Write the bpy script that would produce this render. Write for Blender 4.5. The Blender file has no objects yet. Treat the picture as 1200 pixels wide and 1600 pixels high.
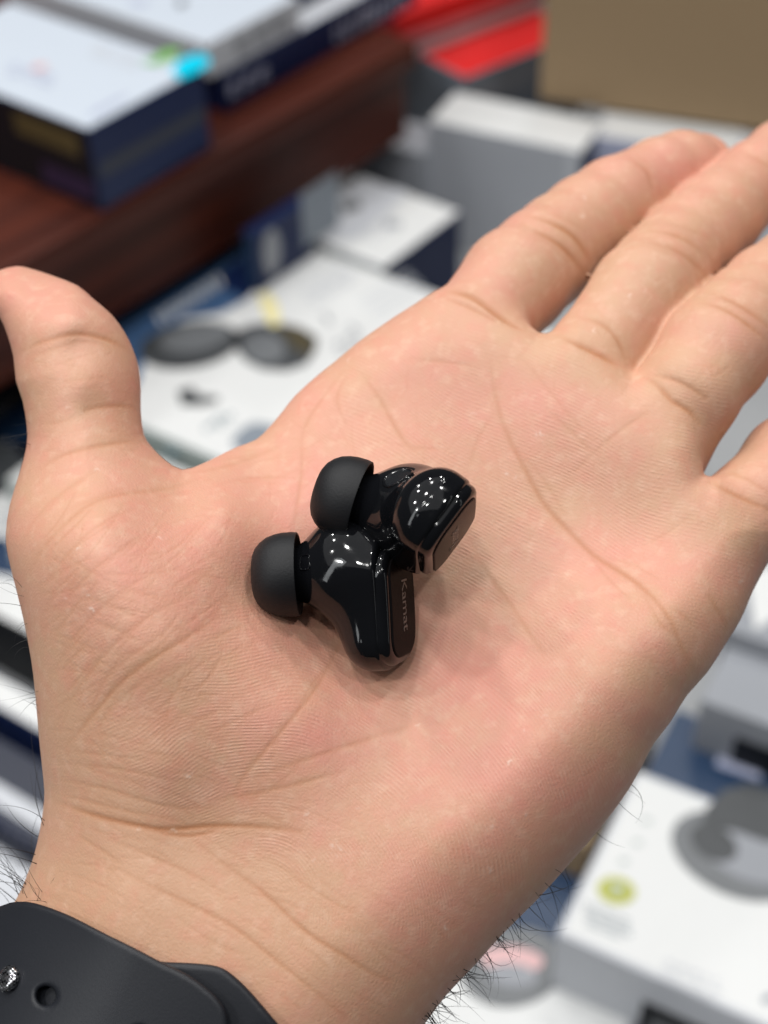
import bpy, math, random
import numpy as np
from mathutils import Matrix, Vector

# ------------------------------------------------------------------ camera, world, light, exposure
SC = bpy.context.scene
COL = SC.collection
FPX, CU, CV = 2200.0, 600.0, 800.0            # focal length and centre in photograph pixels (1200 x 1600)
CAM_H = 0.70                                   # metres above the table top
_up = np.array([-60.0, 2400.0, 2200.0]); _up /= np.linalg.norm(_up)
_fw = np.array([0.0, 0.0, -1.0])
_yw = _fw - _fw.dot(_up) * _up; _yw /= np.linalg.norm(_yw)
ROT = np.array([np.cross(_yw, _up), _yw, _up])  # camera axes -> world
cam_data = bpy.data.cameras.new('camera')
cam = bpy.data.objects.new('camera', cam_data); COL.objects.link(cam)
cam_data.sensor_fit = 'VERTICAL'; cam_data.sensor_height = 36.0; cam_data.sensor_width = 27.0
cam_data.lens = FPX / 1600.0 * 36.0
cam_data.clip_start = 0.01; cam_data.clip_end = 50.0
cam_data.dof.use_dof = True
cam_data.dof.focus_distance = 0.219
cam_data.dof.aperture_fstop = 13.0
M4x = Matrix(ROT.tolist()).to_4x4(); M4x.translation = Vector((0, 0, CAM_H))
cam.matrix_world = M4x
SC.camera = cam

world = bpy.data.worlds.new('World'); SC.world = world; world.use_nodes = True
bg = world.node_tree.nodes['Background']
bg.inputs['Color'].default_value = (0.90, 0.95, 1.0, 1); bg.inputs['Strength'].default_value = 0.06

def area_light(x, y, z, size, power, colour=(1, 0.985, 0.965), aim=None):
    d = bpy.data.lights.new('area_lamp', 'AREA'); d.shape = 'DISK'; d.size = size; d.energy = power; d.color = colour
    o = bpy.data.objects.new('area_lamp', d); COL.objects.link(o); o.location = (x, y, z)
    v = Vector((0, 0.25, 0.45)) - Vector((x, y, z)) if aim is None else Vector(aim) - Vector((x, y, z))
    o.rotation_euler = v.to_track_quat('-Z', 'Y').to_euler()
    return o
LAMP_W = 8.0
for ix in range(-1, 2):                        # rows of round downlights in the shop ceiling
    for iy in range(-1, 3):
        area_light(ix * 1.1 - 0.55 + 0.22 * (iy % 2), iy * 0.95 + 0.3 + 0.12 * ix, 2.6, 0.14, LAMP_W)
soft = area_light(-1.1, 0.6, 2.72, 3.6, 26, (0.98, 0.99, 1.0), (-0.9, 0.6, 0)); soft.data.shape = 'SQUARE'   # the bright ceiling between them
for x, y, z, w, pw in ((-1.05, -0.55, 1.30, 0.20, 4.2), (1.30, -0.30, 1.05, 0.12, 0.8)):      # upright strip lights added left and right for streaks on the earbuds
    st = area_light(x, y, z, w, pw, (0.95, 0.98, 1.0), (0, 0.17, 0.54)); st.data.shape = 'RECTANGLE'; st.data.size_y = 1.4

SC.view_settings.view_transform = 'Standard'; SC.view_settings.look = 'None'
SC.view_settings.gamma = 1.0; SC.view_settings.exposure = -0.10; SC.view_settings.use_curve_mapping = False
SC.render.engine = 'CYCLES'
SC.cycles.use_denoising = True
SC.cycles.max_bounces = 8; SC.cycles.diffuse_bounces = 2
SC.cycles.sample_clamp_indirect = 6.0

rng = np.random.default_rng(7)
random.seed(7)

# ------------------------------------------------------------------ helpers
def to_world(P):
    """millimetres right / down / forward of the lens -> world metres"""
    P = np.asarray(P, float)
    c = np.stack([P[..., 0], -P[..., 1], -P[..., 2]], -1) * 0.001
    return c @ ROT.T + np.array([0, 0, CAM_H])
def dir_world(d):
    d = np.asarray(d, float)
    return np.stack([d[..., 0], -d[..., 1], -d[..., 2]], -1) @ ROT.T
def pt(u, v, D):
    return np.array([(u - CU) * D / FPX, (v - CV) * D / FPX, D], float)
def on_plane(u, v, h):
    d = ROT @ np.array([(u - CU) / FPX, -(v - CV) / FPX, -1.0])
    t = (h - CAM_H) / d[2]
    return np.array([0, 0, CAM_H]) + t * d

def link(name, me, mat=None, parent=None):
    o = bpy.data.objects.new(name, me); COL.objects.link(o)
    if mat is not None: me.materials.append(mat)
    if parent is not None:
        o.parent = parent
        o.matrix_parent_inverse = Matrix.Translation(-parent.location) if parent.rotation_euler[:] == (0, 0, 0) else parent.matrix_basis.inverted()
    return o
def tag(o, label, cat=None, group=None, kind=None):
    if label: o['label'] = label
    if cat: o['category'] = cat
    if group: o['group'] = group
    if kind: o['kind'] = kind
    return o
def empty(name, loc):
    o = bpy.data.objects.new(name, None); COL.objects.link(o); o.location = loc; o.empty_display_size = 0.01
    return o
def mesh_from(name, V, F, smooth=True):
    V = np.ascontiguousarray(V, np.float32); F = np.ascontiguousarray(F, np.int32)
    me = bpy.data.meshes.new(name)
    me.vertices.add(len(V)); me.vertices.foreach_set('co', V.ravel())
    k = F.shape[1]
    me.loops.add(F.size); me.loops.foreach_set('vertex_index', F.ravel())
    me.polygons.add(len(F)); me.polygons.foreach_set('loop_start', np.arange(0, F.size, k, dtype=np.int32))
    me.update(calc_edges=True); me.validate()
    me.polygons.foreach_set('use_smooth', np.full(len(me.polygons), smooth))
    return me
def centred(name, V, F, mat, parent=None, smooth=True, loc=None):
    """object whose origin sits at its own base"""
    V = np.asarray(V, float)
    if loc is None: loc = np.array([*(V.min(0)[:2] + V.max(0)[:2]) / 2, V[:, 2].min()])
    me = mesh_from(name, V - loc, F, smooth)
    o = bpy.data.objects.new(name, me); COL.objects.link(o); me.materials.append(mat)
    o.location = loc
    if parent is not None:
        o.parent = parent; o.location = Vector(loc) - parent.location
    return o

# ------------------------------------------------------------------ signed distance tools
def smin(a, b, k):
    h = np.clip(0.5 + 0.5 * (b - a) / k, 0, 1)
    return b + (a - b) * h - k * h * (1 - h)
def smax(a, b, k): return -smin(-a, -b, k)
def rcone(P, a, b, ra, rb):
    ba = b - a; pa = P - a
    h = np.clip(pa @ ba / ba.dot(ba), 0, 1)
    q = pa - h[..., None] * ba
    h = h * h * (3 - 2 * h) * 0.5 + h * 0.5
    return np.sqrt((q * q).sum(-1)) - (ra + (rb - ra) * h)
def surface_nets(fn, lo, hi, h):
    ax = [np.arange(lo[i], hi[i] + h, h) for i in range(3)]
    shp = tuple(len(a) for a in ax)
    f = np.empty(shp, np.float32)
    for s in range(0, shp[0], 16):
        G = np.stack(np.meshgrid(ax[0][s:s + 16], ax[1], ax[2], indexing='ij'), -1)
        f[s:s + 16] = fn(G.reshape(-1, 3)).reshape(G.shape[:3])
    ins = f < 0
    n = [k - 1 for k in shp]
    cnt = np.zeros(n, np.int8)
    offs = [(i, j, k) for i in (0, 1) for j in (0, 1) for k in (0, 1)]
    for i, j, k in offs: cnt += ins[i:i + n[0], j:j + n[1], k:k + n[2]]
    act = (cnt > 0) & (cnt < 8)
    idx = np.full(n, -1, np.int64); cells = np.argwhere(act); idx[act] = np.arange(len(cells))
    acc = np.zeros((len(cells), 3)); num = np.zeros(len(cells))
    for a in offs:
        for d in range(3):
            if a[d]: continue
            b = list(a); b[d] = 1
            fa = f[cells[:, 0] + a[0], cells[:, 1] + a[1], cells[:, 2] + a[2]]
            fb = f[cells[:, 0] + b[0], cells[:, 1] + b[1], cells[:, 2] + b[2]]
            x = (fa < 0) != (fb < 0); t = np.where(x, fa / np.where(x, fa - fb, 1), 0)
            p = np.tile(np.array(a, float), (len(cells), 1)); p[:, d] += t
            acc += p * x[:, None]; num += x
    V = np.array(lo) + h * (cells + acc / num[:, None])
    Fs = []
    for d in range(3):
        e, g = (d + 1) % 3, (d + 2) % 3
        s0 = [slice(None)] * 3; s1 = [slice(None)] * 3
        s0[d] = slice(0, -1); s1[d] = slice(1, None)
        w = np.argwhere(ins[tuple(s0)] != ins[tuple(s1)])
        w = w[(w[:, e] > 0) & (w[:, g] > 0) & (w[:, e] < shp[e] - 1) & (w[:, g] < shp[g] - 1)]
        fl = ins[tuple(w.T)]
        q = []
        for de, dg in ((1, 1), (0, 1), (0, 0), (1, 0)):
            c = w.copy(); c[:, e] -= de; c[:, g] -= dg; q.append(idx[tuple(c.T)])
        q = np.stack(q, 1)
        q[~fl] = q[~fl][:, ::-1]
        Fs.append(q)
    return V, np.concatenate(Fs)
def grad(fn, V, e):
    g = np.zeros_like(V)
    for s in ((1, -1, -1), (-1, -1, 1), (-1, 1, -1), (1, 1, 1)):
        s = np.array(s, float); g += fn(V + e * s)[:, None] * s
    return g / (4 * e)
def project(fn, V, e=0.05, it=1, lim=0.6):
    for _ in range(it):
        g = grad(fn, V, e); d = fn(V)
        V = V - g * np.clip(d / np.maximum((g * g).sum(1), 0.2), -lim, lim)[:, None]
    return V
def subdivide(V, F):
    E = np.stack([F, np.roll(F, -1, 1)], -1).reshape(-1, 2); E = np.sort(E, 1)
    key = E[:, 0] * (len(V) + 1) + E[:, 1]
    u, first, inv = np.unique(key, return_index=True, return_inverse=True)
    mid = V[E[first]].mean(1); ce = V[F].mean(1)
    m = (len(V) + inv).reshape(-1, 4); c = len(V) + len(mid) + np.arange(len(F))
    Q = [np.stack([F[:, i], m[:, i], c, m[:, i - 1]], 1) for i in range(4)]
    return np.concatenate([V, mid, ce]), np.concatenate(Q)
def poly_sdf(P, poly):
    """signed distance to a closed polygon, negative inside"""
    poly = np.asarray(poly, float); d = np.full(len(P), 1e18); s = np.ones(len(P))
    for a, b in zip(poly, np.roll(poly, -1, 0)):
        e = b - a; w = P - a
        t = np.clip(w @ e / max(e.dot(e), 1e-9), 0, 1); q = w - t[:, None] * e
        d = np.minimum(d, (q * q).sum(1))
        c1 = P[:, 1] >= a[1]; c2 = P[:, 1] < b[1]; c3 = e[0] * w[:, 1] > e[1] * w[:, 0]
        s = np.where((c1 & c2 & c3) | (~c1 & ~c2 & ~c3), -s, s)
    return s * np.sqrt(d)
def smooth_closed(poly, it=2):
    p = np.asarray(poly, float)
    for _ in range(it):
        n = np.roll(p, -1, 0); pr = np.roll(p, 1, 0)
        mid = (9 * (p + n) - (pr + np.roll(p, -2, 0))) / 16      # four-point interpolating subdivision
        p = np.stack([p, mid], 1).reshape(-1, 2)
    return p
class Map:
    """a scalar over photograph pixels, sampled bilinearly"""
    def __init__(s, u0, v0, step, arr): s.u0, s.v0, s.st, s.a = u0, v0, step, arr
    def __call__(s, u, v):
        x = np.clip((u - s.u0) / s.st, 0, s.a.shape[1] - 1.001); y = np.clip((v - s.v0) / s.st, 0, s.a.shape[0] - 1.001)
        i = y.astype(int); j = x.astype(int); fx = x - j; fy = y - i
        a = s.a
        return (a[i, j] * (1 - fx) + a[i, j + 1] * fx) * (1 - fy) + (a[i + 1, j] * (1 - fx) + a[i + 1, j + 1] * fx) * fy
def rbf_map(pts, u0, v0, u1, v1, step, reg=0.002):
    p = np.array(pts, float); X = p[:, :2] / 300.0; y = p[:, 2]
    k = lambda r2: 0.5 * r2 * np.log(r2 + 1e-9)
    A = k(((X[:, None] - X[None]) ** 2).sum(-1)) + reg * np.eye(len(X))
    B = np.c_[np.ones(len(X)), X]
    M = np.block([[A, B], [B.T, np.zeros((3, 3))]])
    w = np.linalg.solve(M, np.r_[y, 0, 0, 0])
    us = np.arange(u0, u1 + step, step); vs = np.arange(v0, v1 + step, step)
    U, V = np.meshgrid(us / 300.0, vs / 300.0)
    out = w[-3] + w[-2] * U + w[-1] * V
    for i in range(len(X)): out = out + w[i] * k((U - X[i, 0]) ** 2 + (V - X[i, 1]) ** 2)
    return Map(u0, v0, step, out)
#MARK_MATERIALS
# ------------------------------------------------------------------ materials
def new_mat(name):
    m = bpy.data.materials.new(name); m.use_nodes = True
    nt = m.node_tree; return m, nt, nt.nodes['Principled BSDF']
def node(nt, kind, **kw):
    n = nt.nodes.new(kind)
    for k, v in kw.items():
        if k in n.inputs.keys(): n.inputs[k].default_value = v
        else: setattr(n, k, v)
    return n
def plain(name, col, rough=0.5, bump=0.0, scale=300.0, var=0.0, metallic=0.0, spec=0.5, coat=0.0):
    m, nt, b = new_mat(name)
    b.inputs['Base Color'].default_value = (*col, 1); b.inputs['Roughness'].default_value = rough
    b.inputs['Metallic'].default_value = metallic; b.inputs['Specular IOR Level'].default_value = spec
    b.inputs['Coat Weight'].default_value = coat; b.inputs['Coat Roughness'].default_value = 0.08
    tc = node(nt, 'ShaderNodeTexCoord')
    if var or bump:
        nz = node(nt, 'ShaderNodeTexNoise', Scale=scale, Detail=4.0); nt.links.new(tc.outputs['Object'], nz.inputs['Vector'])
    if var:
        mx = node(nt, 'ShaderNodeMix', data_type='RGBA')
        mx.inputs[6].default_value = (*[c * (1 - var) for c in col], 1); mx.inputs[7].default_value = (*[min(1, c * (1 + var)) for c in col], 1)
        nt.links.new(nz.outputs['Fac'], mx.inputs[0]); nt.links.new(mx.outputs[2], b.inputs['Base Color'])
    if bump:
        bp = node(nt, 'ShaderNodeBump', Strength=bump, Distance=0.0002); nt.links.new(nz.outputs['Fac'], bp.inputs['Height'])
        nt.links.new(bp.outputs['Normal'], b.inputs['Normal'])
    return m
MAT = {}
MAT['white'] = plain('white_card', (0.75, 0.76, 0.755), 0.38, 0.08, 120, 0.02)
MAT['cool_white'] = plain('cool_white_card', (0.60, 0.66, 0.74), 0.35, 0.08, 120, 0.02)
MAT['grey'] = plain('grey_card', (0.30, 0.315, 0.345), 0.45, 0.08, 120, 0.03)
MAT['pale_grey'] = plain('pale_grey_card', (0.58, 0.60, 0.64), 0.45, 0.08, 120, 0.03)
MAT['bluegrey'] = plain('blue_grey_card', (0.23, 0.265, 0.31), 0.45, 0.08, 120, 0.03)
MAT['navy'] = plain('navy_card', (0.007, 0.017, 0.070), 0.4, 0.08, 120, 0.05, spec=0.25)
MAT['steel_blue'] = plain('steel_blue_card', (0.014, 0.040, 0.095), 0.4, 0.08, 120, 0.05)
MAT['black'] = plain('black_card', (0.010, 0.011, 0.014), 0.4, 0.08, 120, 0.05, spec=0.25)
MAT['dark_grey'] = plain('dark_grey_print', (0.055, 0.06, 0.065), 0.4, 0.05, 90, 0.25)
MAT['mid_grey'] = plain('mid_grey_print', (0.16, 0.17, 0.18), 0.4, 0.05, 90, 0.15)
MAT['lavender'] = plain('lavender_card', (0.42, 0.45, 0.60), 0.45, 0.05, 90, 0.03)
MAT['red'] = plain('red_card', (0.72, 0.022, 0.022), 0.4, 0.08, 120, 0.05)
MAT['pink'] = plain('pink_card', (0.62, 0.22, 0.24), 0.4, 0.05, 120, 0.05)
MAT['cardboard'] = plain('brown_cardboard', (0.33, 0.228, 0.128), 0.75, 0.25, 260, 0.10)
MAT['tan'] = plain('tan_card', (0.30, 0.21, 0.12), 0.6, 0.1, 200, 0.08)
MAT['gold'] = plain('gold_print', (0.10, 0.075, 0.03), 0.4, 0, 1, 0)
MAT['purple'] = plain('purple_print', (0.035, 0.022, 0.06), 0.4, 0, 1, 0)
MAT['cyan'] = plain('cyan_foil_sticker', (0.0, 0.62, 0.85), 0.25, 0, 1, 0, 0.0, 0.6)
MAT['green'] = plain('green_print', (0.16, 0.42, 0.08), 0.4, 0, 1, 0)
MAT['rose'] = plain('rose_print', (0.72, 0.45, 0.45), 0.4, 0, 1, 0)
MAT['yellow'] = plain('yellow_sticker_glint', (0.92, 0.83, 0.42), 0.25, 0, 1, 0)
MAT['lime'] = plain('lime_sticker', (0.44, 0.46, 0.03), 0.4, 0, 1, 0)
MAT['teal_ink'] = plain('teal_ink', (0.10, 0.17, 0.21), 0.45, 0, 1, 0)
MAT['mint_grey'] = plain('mint_grey_card', (0.45, 0.51, 0.49), 0.45, 0, 1, 0)
MAT['brown_print'] = plain('brown_print', (0.075, 0.06, 0.03), 0.4, 0, 1, 0)
MAT['slate'] = plain('slate_print', (0.045, 0.05, 0.07), 0.4, spec=0.25)
MAT['tall_grey'] = plain('tall_box_grey_card', (0.46, 0.48, 0.52), 0.45, 0.08, 120, 0.03)
MAT['header'] = plain('header_blue_print', (0.055, 0.115, 0.235), 0.4, 0.05, 120, 0.08, spec=0.3)
MAT['deep_blue'] = plain('deep_blue_print', (0.006, 0.018, 0.075), 0.4, spec=0.25)
MAT['table'] = plain('grey_laminate', (0.34, 0.35, 0.36), 0.5, 0.1, 60, 0.04)
def wood_mat():
    m, nt, b = new_mat('dark_red_wood')
    tc = node(nt, 'ShaderNodeTexCoord'); mp = node(nt, 'ShaderNodeMapping'); mp.inputs['Scale'].default_value = (1.2, 26, 26)
    nz = node(nt, 'ShaderNodeTexNoise', Scale=3.0, Detail=6.0, Distortion=0.6)
    cr = node(nt, 'ShaderNodeValToRGB')
    cr.color_ramp.elements[0].color = (0.036, 0.0066, 0.0035, 1); cr.color_ramp.elements[1].color = (0.098, 0.0190, 0.0085, 1)
    cr.color_ramp.elements[0].position = 0.3; cr.color_ramp.elements[1].position = 0.72
    nt.links.new(tc.outputs['Object'], mp.inputs['Vector']); nt.links.new(mp.outputs['Vector'], nz.inputs['Vector'])
    nt.links.new(nz.outputs['Fac'], cr.inputs['Fac']); nt.links.new(cr.outputs['Color'], b.inputs['Base Color'])
    b.inputs['Roughness'].default_value = 0.5; b.inputs['Specular IOR Level'].default_value = 0.22
    return m
MAT['wood'] = wood_mat()
#MARK_BACKGROUND
# ------------------------------------------------------------------ table, shelf and the boxes behind
def rot2(a): a = math.radians(a); return np.array([math.cos(a), math.sin(a)]), np.array([-math.sin(a), math.cos(a)])
QUADS = {'bottom': (0, 3, 2, 1), 'top': (4, 5, 6, 7), 'front': (0, 1, 5, 4), 'right': (1, 2, 6, 5), 'back': (2, 3, 7, 6), 'left': (3, 0, 4, 7)}
def bevel_box(name, corner, yaw, L1, L2, z0, z1, mats, parent=None, bev=0.0012):
    """corner: plan position of the front-left bottom corner; L1 runs along yaw, L2 along yaw + 90; mats by face"""
    import bmesh
    me = bpy.data.meshes.new(name); bm = bmesh.new()
    co = [(0, 0, 0), (L1, 0, 0), (L1, L2, 0), (0, L2, 0)]
    vs = [bm.verts.new((x, y, z)) for z in (0, z1 - z0) for x, y, _ in co]
    names = []; faces = {}
    for k, q in QUADS.items():
        f = bm.faces.new([vs[i] for i in q]); m = mats.get(k, mats['*'])
        if m not in names: names.append(m)
        f.material_index = names.index(m)
    bmesh.ops.bevel(bm, geom=bm.edges[:], offset=bev, segments=2, profile=0.6, affect='EDGES')
    bm.to_mesh(me); bm.free()
    for m in names: me.materials.append(MAT[m])
    for p in me.polygons: p.use_smooth = False
    o = bpy.data.objects.new(name, me); COL.objects.link(o)
    o.location = (corner[0], corner[1], z0); o.rotation_euler = (0, 0, math.radians(yaw))
    return o
def decal(name, box, face, pts, mat, lift=0.0004):
    """flat print on a box face; pts in the face's own metres: top (along L1, along L2), front (along L1, up), right (along L2, up), left (along L2, up)"""
    P = np.array(pts, float); dims = box['dims']
    if face == 'top': V = np.c_[P, np.full(len(P), dims[2] + lift)]
    elif face == 'front': V = np.c_[P[:, 0], np.full(len(P), -lift), P[:, 1]]
    elif face == 'right': V = np.c_[np.full(len(P), dims[0] + lift), P]
    else: V = np.c_[np.full(len(P), -lift), P[::-1]]
    me = bpy.data.meshes.new(name); me.from_pydata(V.tolist(), [], [list(range(len(V)))]); me.update()
    o = bpy.data.objects.new(name, me); COL.objects.link(o); me.materials.append(MAT[mat]); o.parent = box
    return o
def box(name, label, corner, yaw, L1, L2, z0, z1, mats, cat='box', group='product boxes on display', bev=0.0012):
    o = bevel_box(name, corner, yaw, L1, L2, z0, z1, mats, bev=bev); o['dims'] = (L1, L2, z1 - z0)
    return tag(o, label, cat, group)
def ell(cx, cy, rx, ry, ang=0, n=28, a0=0, a1=360):
    t = np.radians(np.linspace(a0, a1, n, endpoint=(a1 - a0) < 360)); a = math.radians(ang)
    x, y = rx * np.cos(t), ry * np.sin(t)
    return np.c_[cx + x * math.cos(a) - y * math.sin(a), cy + x * math.sin(a) + y * math.cos(a)]
def rect(x0, y0, x1, y1): return [(x0, y0), (x1, y0), (x1, y1), (x0, y1)]
def top_px(b, px):
    """photograph pixels -> the box's own top-face metres"""
    z = b.location[2] + b['dims'][2]; a, c = rot2(math.degrees(b.rotation_euler[2])); out = []
    for u, v in px:
        p = on_plane(u, v, z)[:2] - np.array(b.location[:2]); out.append((p.dot(a), p.dot(c)))
    out = np.array(out)
    ar = 0.5 * np.sum(out[:, 0] * np.roll(out[:, 1], -1) - np.roll(out[:, 0], -1) * out[:, 1])
    return out if ar > 0 else out[::-1]
def strokes(b, face, x0, y0, w, h, n, mat, name='printed_lettering', seed=0):
    """a row of illegible letter-like marks joined into one print"""
    r = random.Random(seed); V = []; F = []; x = x0; dims = b['dims']
    for i in range(n):
        cw = w / n * r.uniform(0.45, 0.8); hh = h * r.uniform(0.75, 1.0)
        for (a, c, d, e) in ((x, y0, x + cw * 0.4, y0 + hh), (x + cw * 0.4, y0 + hh * 0.62, x + cw, y0 + hh), (x + cw * 0.55, y0, x + cw, y0 + hh * 0.35)):
            k = len(V)
            q = rect(a, c, d, e)
            for s, t in q:
                V.append({'top': (s, t, dims[2] + 0.0008), 'front': (s, -0.0008, t), 'right': (dims[0] + 0.0008, s, t)}[face])
            F.append((k, k + 1, k + 2, k + 3))
        x += w / n
    me = bpy.data.meshes.new(name); me.from_pydata(V, [], F); me.update()
    o = bpy.data.objects.new(name, me); COL.objects.link(o); me.materials.append(MAT[mat]); o.parent = b
    return o
def plan(u, v, z): return on_plane(u, v, z)[:2]

table = bevel_box('table', (-1.3, -0.2), 0, 2.6, 2.8, -0.04, 0.0, {'*': 'table'}, bev=0.004); tag(table, None, None, None, 'structure')

# raised wooden shelf, its front edge running up to the right
e2 = np.array([math.cos(math.radians(50)), math.sin(math.radians(50))])
sh_end = plan(655, 62, 0.200)
sh_c = sh_end - e2 * 0.95
shelf = empty('display_shelf', (sh_c[0], sh_c[1], 0.0))
for nm, off, z0, z1, mb in (('shelf_board', 0.0, 0.178, 0.200, 0.005), ('apron_board', 0.010, 0.112, 0.1779, 0.002), ('plinth', 0.26, 0.0, 0.1118, 0.002)):
    nrm = np.array([-e2[1], e2[0]])
    c = sh_c + nrm * off
    o = bevel_box(nm, c, 50, 0.95 - off * 0.6, 0.55 - off, z0, z1, {'*': 'wood'}, bev=mb)
    o.parent = shelf; o.matrix_parent_inverse = Matrix.Translation(-shelf.location)
tag(shelf, 'dark reddish brown wooden shelf with a thick front edge, carrying boxes', 'shelf')

# boxes on the shelf
def text_lines(b, px0, du, dv, n, rows, mat, drow=(3, 9), seed=0, lift=0.0005):
    r = random.Random(seed)
    for j in range(rows):
        x, y = px0[0] + drow[0] * j, px0[1] + drow[1] * j; k = 0
        while k < n:
            w = r.uniform(0.5, 1.6); s = (x + du * k, y + dv * k); e = (x + du * (k + w), y + dv * (k + w)); h = (drow[0] * 0.42, drow[1] * 0.42)
            decal('printed_line', b, 'top', top_px(b, [s, e, (e[0] + h[0], e[1] + h[1]), (s[0] + h[0], s[1] + h[1])]), mat, lift)
            k += w + r.uniform(0.3, 0.7)
c = plan(137, 203, 0.262); a, b_ = rot2(52)
L2 = 0.20
ul = box('product_box', 'white topped navy box with a cyan sticker at the corner of the shelf', c, 52, 0.112, L2, 0.2002, 0.262,
         {'*': 'navy', 'top': 'cool_white', 'left': 'black', 'front': 'navy'}, group='boxes on the wooden shelf')
# its front (along yaw 52) faces the camera's right, its left side faces the camera
decal('printed_band', ul, 'front', rect(0.004, 0.024, 0.108, 0.035), 'slate')
decal('printed_band', ul, 'front', rect(0.004, 0.002, 0.108, 0.0235), 'deep_blue')
decal('printed_picture', ul, 'left', rect(0.012, 0.038, 0.075, 0.055), 'gold')
decal('printed_picture', ul, 'left', rect(0.004, 0.006, 0.055, 0.022), 'purple')
decal('foil_sticker', ul, 'top', top_px(ul, [(266, 112), (283, 92), (310, 84), (328, 90), (326, 103), (302, 116), (282, 124)]), 'cyan')
decal('printed_leaf', ul, 'top', top_px(ul, [(218, 100), (240, 92), (256, 78), (285, 76), (270, 92), (245, 102)]), 'green')
decal('printed_mark', ul, 'top', ell(*top_px(ul, [(62, 106), (62, 106), (62, 106)])[0], 0.006, 0.005), 'rose')
decal('printed_line', ul, 'top', top_px(ul, [(140, 178), (195, 148), (199, 151), (146, 182)]), 'lavender')

text_lines(ul, (20, 100), 16, 5, 4, 2, 'lavender', (-5, 10), 1)
text_lines(ul, (150, 70), 15, 5, 4, 2, 'pale_grey', (-6, 10), 2)
c = plan(352, 178, 0.200)
n3 = box('product_box', 'long flat navy box with white lettering along its side, on the shelf', c, 52, 0.25, 0.19, 0.2002, 0.232,
         {'*': 'navy', 'top': 'pale_grey'}, group='boxes on the wooden shelf')
strokes(n3, 'front', 0.006, 0.010, 0.050, 0.013, 3, 'lavender', seed=3)
strokes(n3, 'front', 0.135, 0.006, 0.10, 0.018, 9, 'lavender', seed=4)
c = c - a * 0.010 + b_ * 0.0015
w2 = box('product_box', 'white box with grey lettered side lying on the navy box', c, 52, 0.105, 0.22, 0.2322, 0.2585,
         {'*': 'pale_grey', 'top': 'cool_white'}, group='boxes on the wooden shelf')
strokes(w2, 'front', 0.03, 0.007, 0.065, 0.013, 3, 'grey', seed=5)
decal('printed_mark', w2, 'top', top_px(w2, [(200, 0), (232, 2), (225, 9), (205, 6)]), 'lavender')
decal('printed_mark', w2, 'top', top_px(w2, [(276, 0), (292, 0), (288, 10), (278, 12)]), 'dark_grey')
c = plan(466, 40, 0.2325)
n4 = box('product_box', 'small navy box behind the white box on the shelf', c + 0.02 * b_ + 0.01 * a, 52, 0.12, 0.12, 0.2322, 0.262,
         {'*': 'navy'}, group='boxes on the wooden shelf')

# red boxes beyond the shelf's end
c = plan(727, 122, 0.120)
r1 = box('product_box', 'flat red topped box with dark grey sides beyond the shelf end', c, 38, 0.155, 0.17, 0.0, 0.120, {'*': 'bluegrey', 'top': 'red'}, group='red boxes beyond the shelf')
c2 = c + rot2(38)[1] * 0.062 - rot2(38)[0] * 0.03
r2 = box('product_box', 'red box with pale grey striped side, upper one of the red pair', c2, 38, 0.21, 0.13, 0.1202, 0.166, {'*': 'red', 'top': 'red'}, group='red boxes beyond the shelf')
decal('printed_band', r2, 'front', rect(0.002, 0.016, 0.208, 0.026), 'pink')
decal('printed_band', r2, 'front', rect(0.002, 0.002, 0.208, 0.012), 'pale_grey')

decal('printed_band', r2, 'front', rect(0.002, 0.0122, 0.208, 0.0158), 'black')
decal('printed_band', r1, 'front', rect(0.002, 0.085, 0.152, 0.112), 'grey')
# tall boxes and the brown carton behind the fingers
c = plan(668, 188, 0.120)
m4 = box('product_box', 'tall grey sided white box behind the index finger', c, -27, 0.142, 0.06, 0.0, 0.120, {'*': 'tall_grey', 'top': 'white', 'right': 'navy', 'front': 'tall_grey'}, group='boxes behind the fingers')
decal('printed_edge', m4, 'front', rect(0.130, 0.002, 0.140, 0.118), 'pale_grey')
c = plan(546, 214, 0.092)
m4b = box('product_box', 'grey blue box between the shelf edge and the tall grey box', c, -27, 0.075, 0.05, 0.0, 0.092, {'*': 'tall_grey'}, group='boxes behind the fingers')
c = plan(925, 212, 0.118)
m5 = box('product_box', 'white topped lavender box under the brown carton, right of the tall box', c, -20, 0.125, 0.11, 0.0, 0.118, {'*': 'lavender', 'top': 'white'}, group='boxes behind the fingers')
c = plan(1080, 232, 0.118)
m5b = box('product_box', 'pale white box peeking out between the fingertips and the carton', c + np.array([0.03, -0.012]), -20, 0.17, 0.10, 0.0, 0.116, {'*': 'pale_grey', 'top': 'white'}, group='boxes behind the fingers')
c = plan(842, 156, 0.1225)
carton = box('cardboard_carton', 'large plain brown cardboard carton standing on white boxes', c, -20, 0.42, 0.24, 0.1225, 0.40, {'*': 'cardboard'}, cat='carton', group='')
decal('packing_tape', carton, 'top', rect(0.0, 0.10, 0.42, 0.14), 'tan')
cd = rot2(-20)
gap_shade = box('product_box', 'black sheet put in for the shaded gap beneath the carton', c + cd[0] * 0.02 + cd[1] * 0.012, -20, 0.06, 0.15, 0.1204, 0.1223, {'*': 'black'}, group='boxes behind the fingers', bev=0.0004)  # thin dark sheet standing in for the shade under the carton

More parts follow.
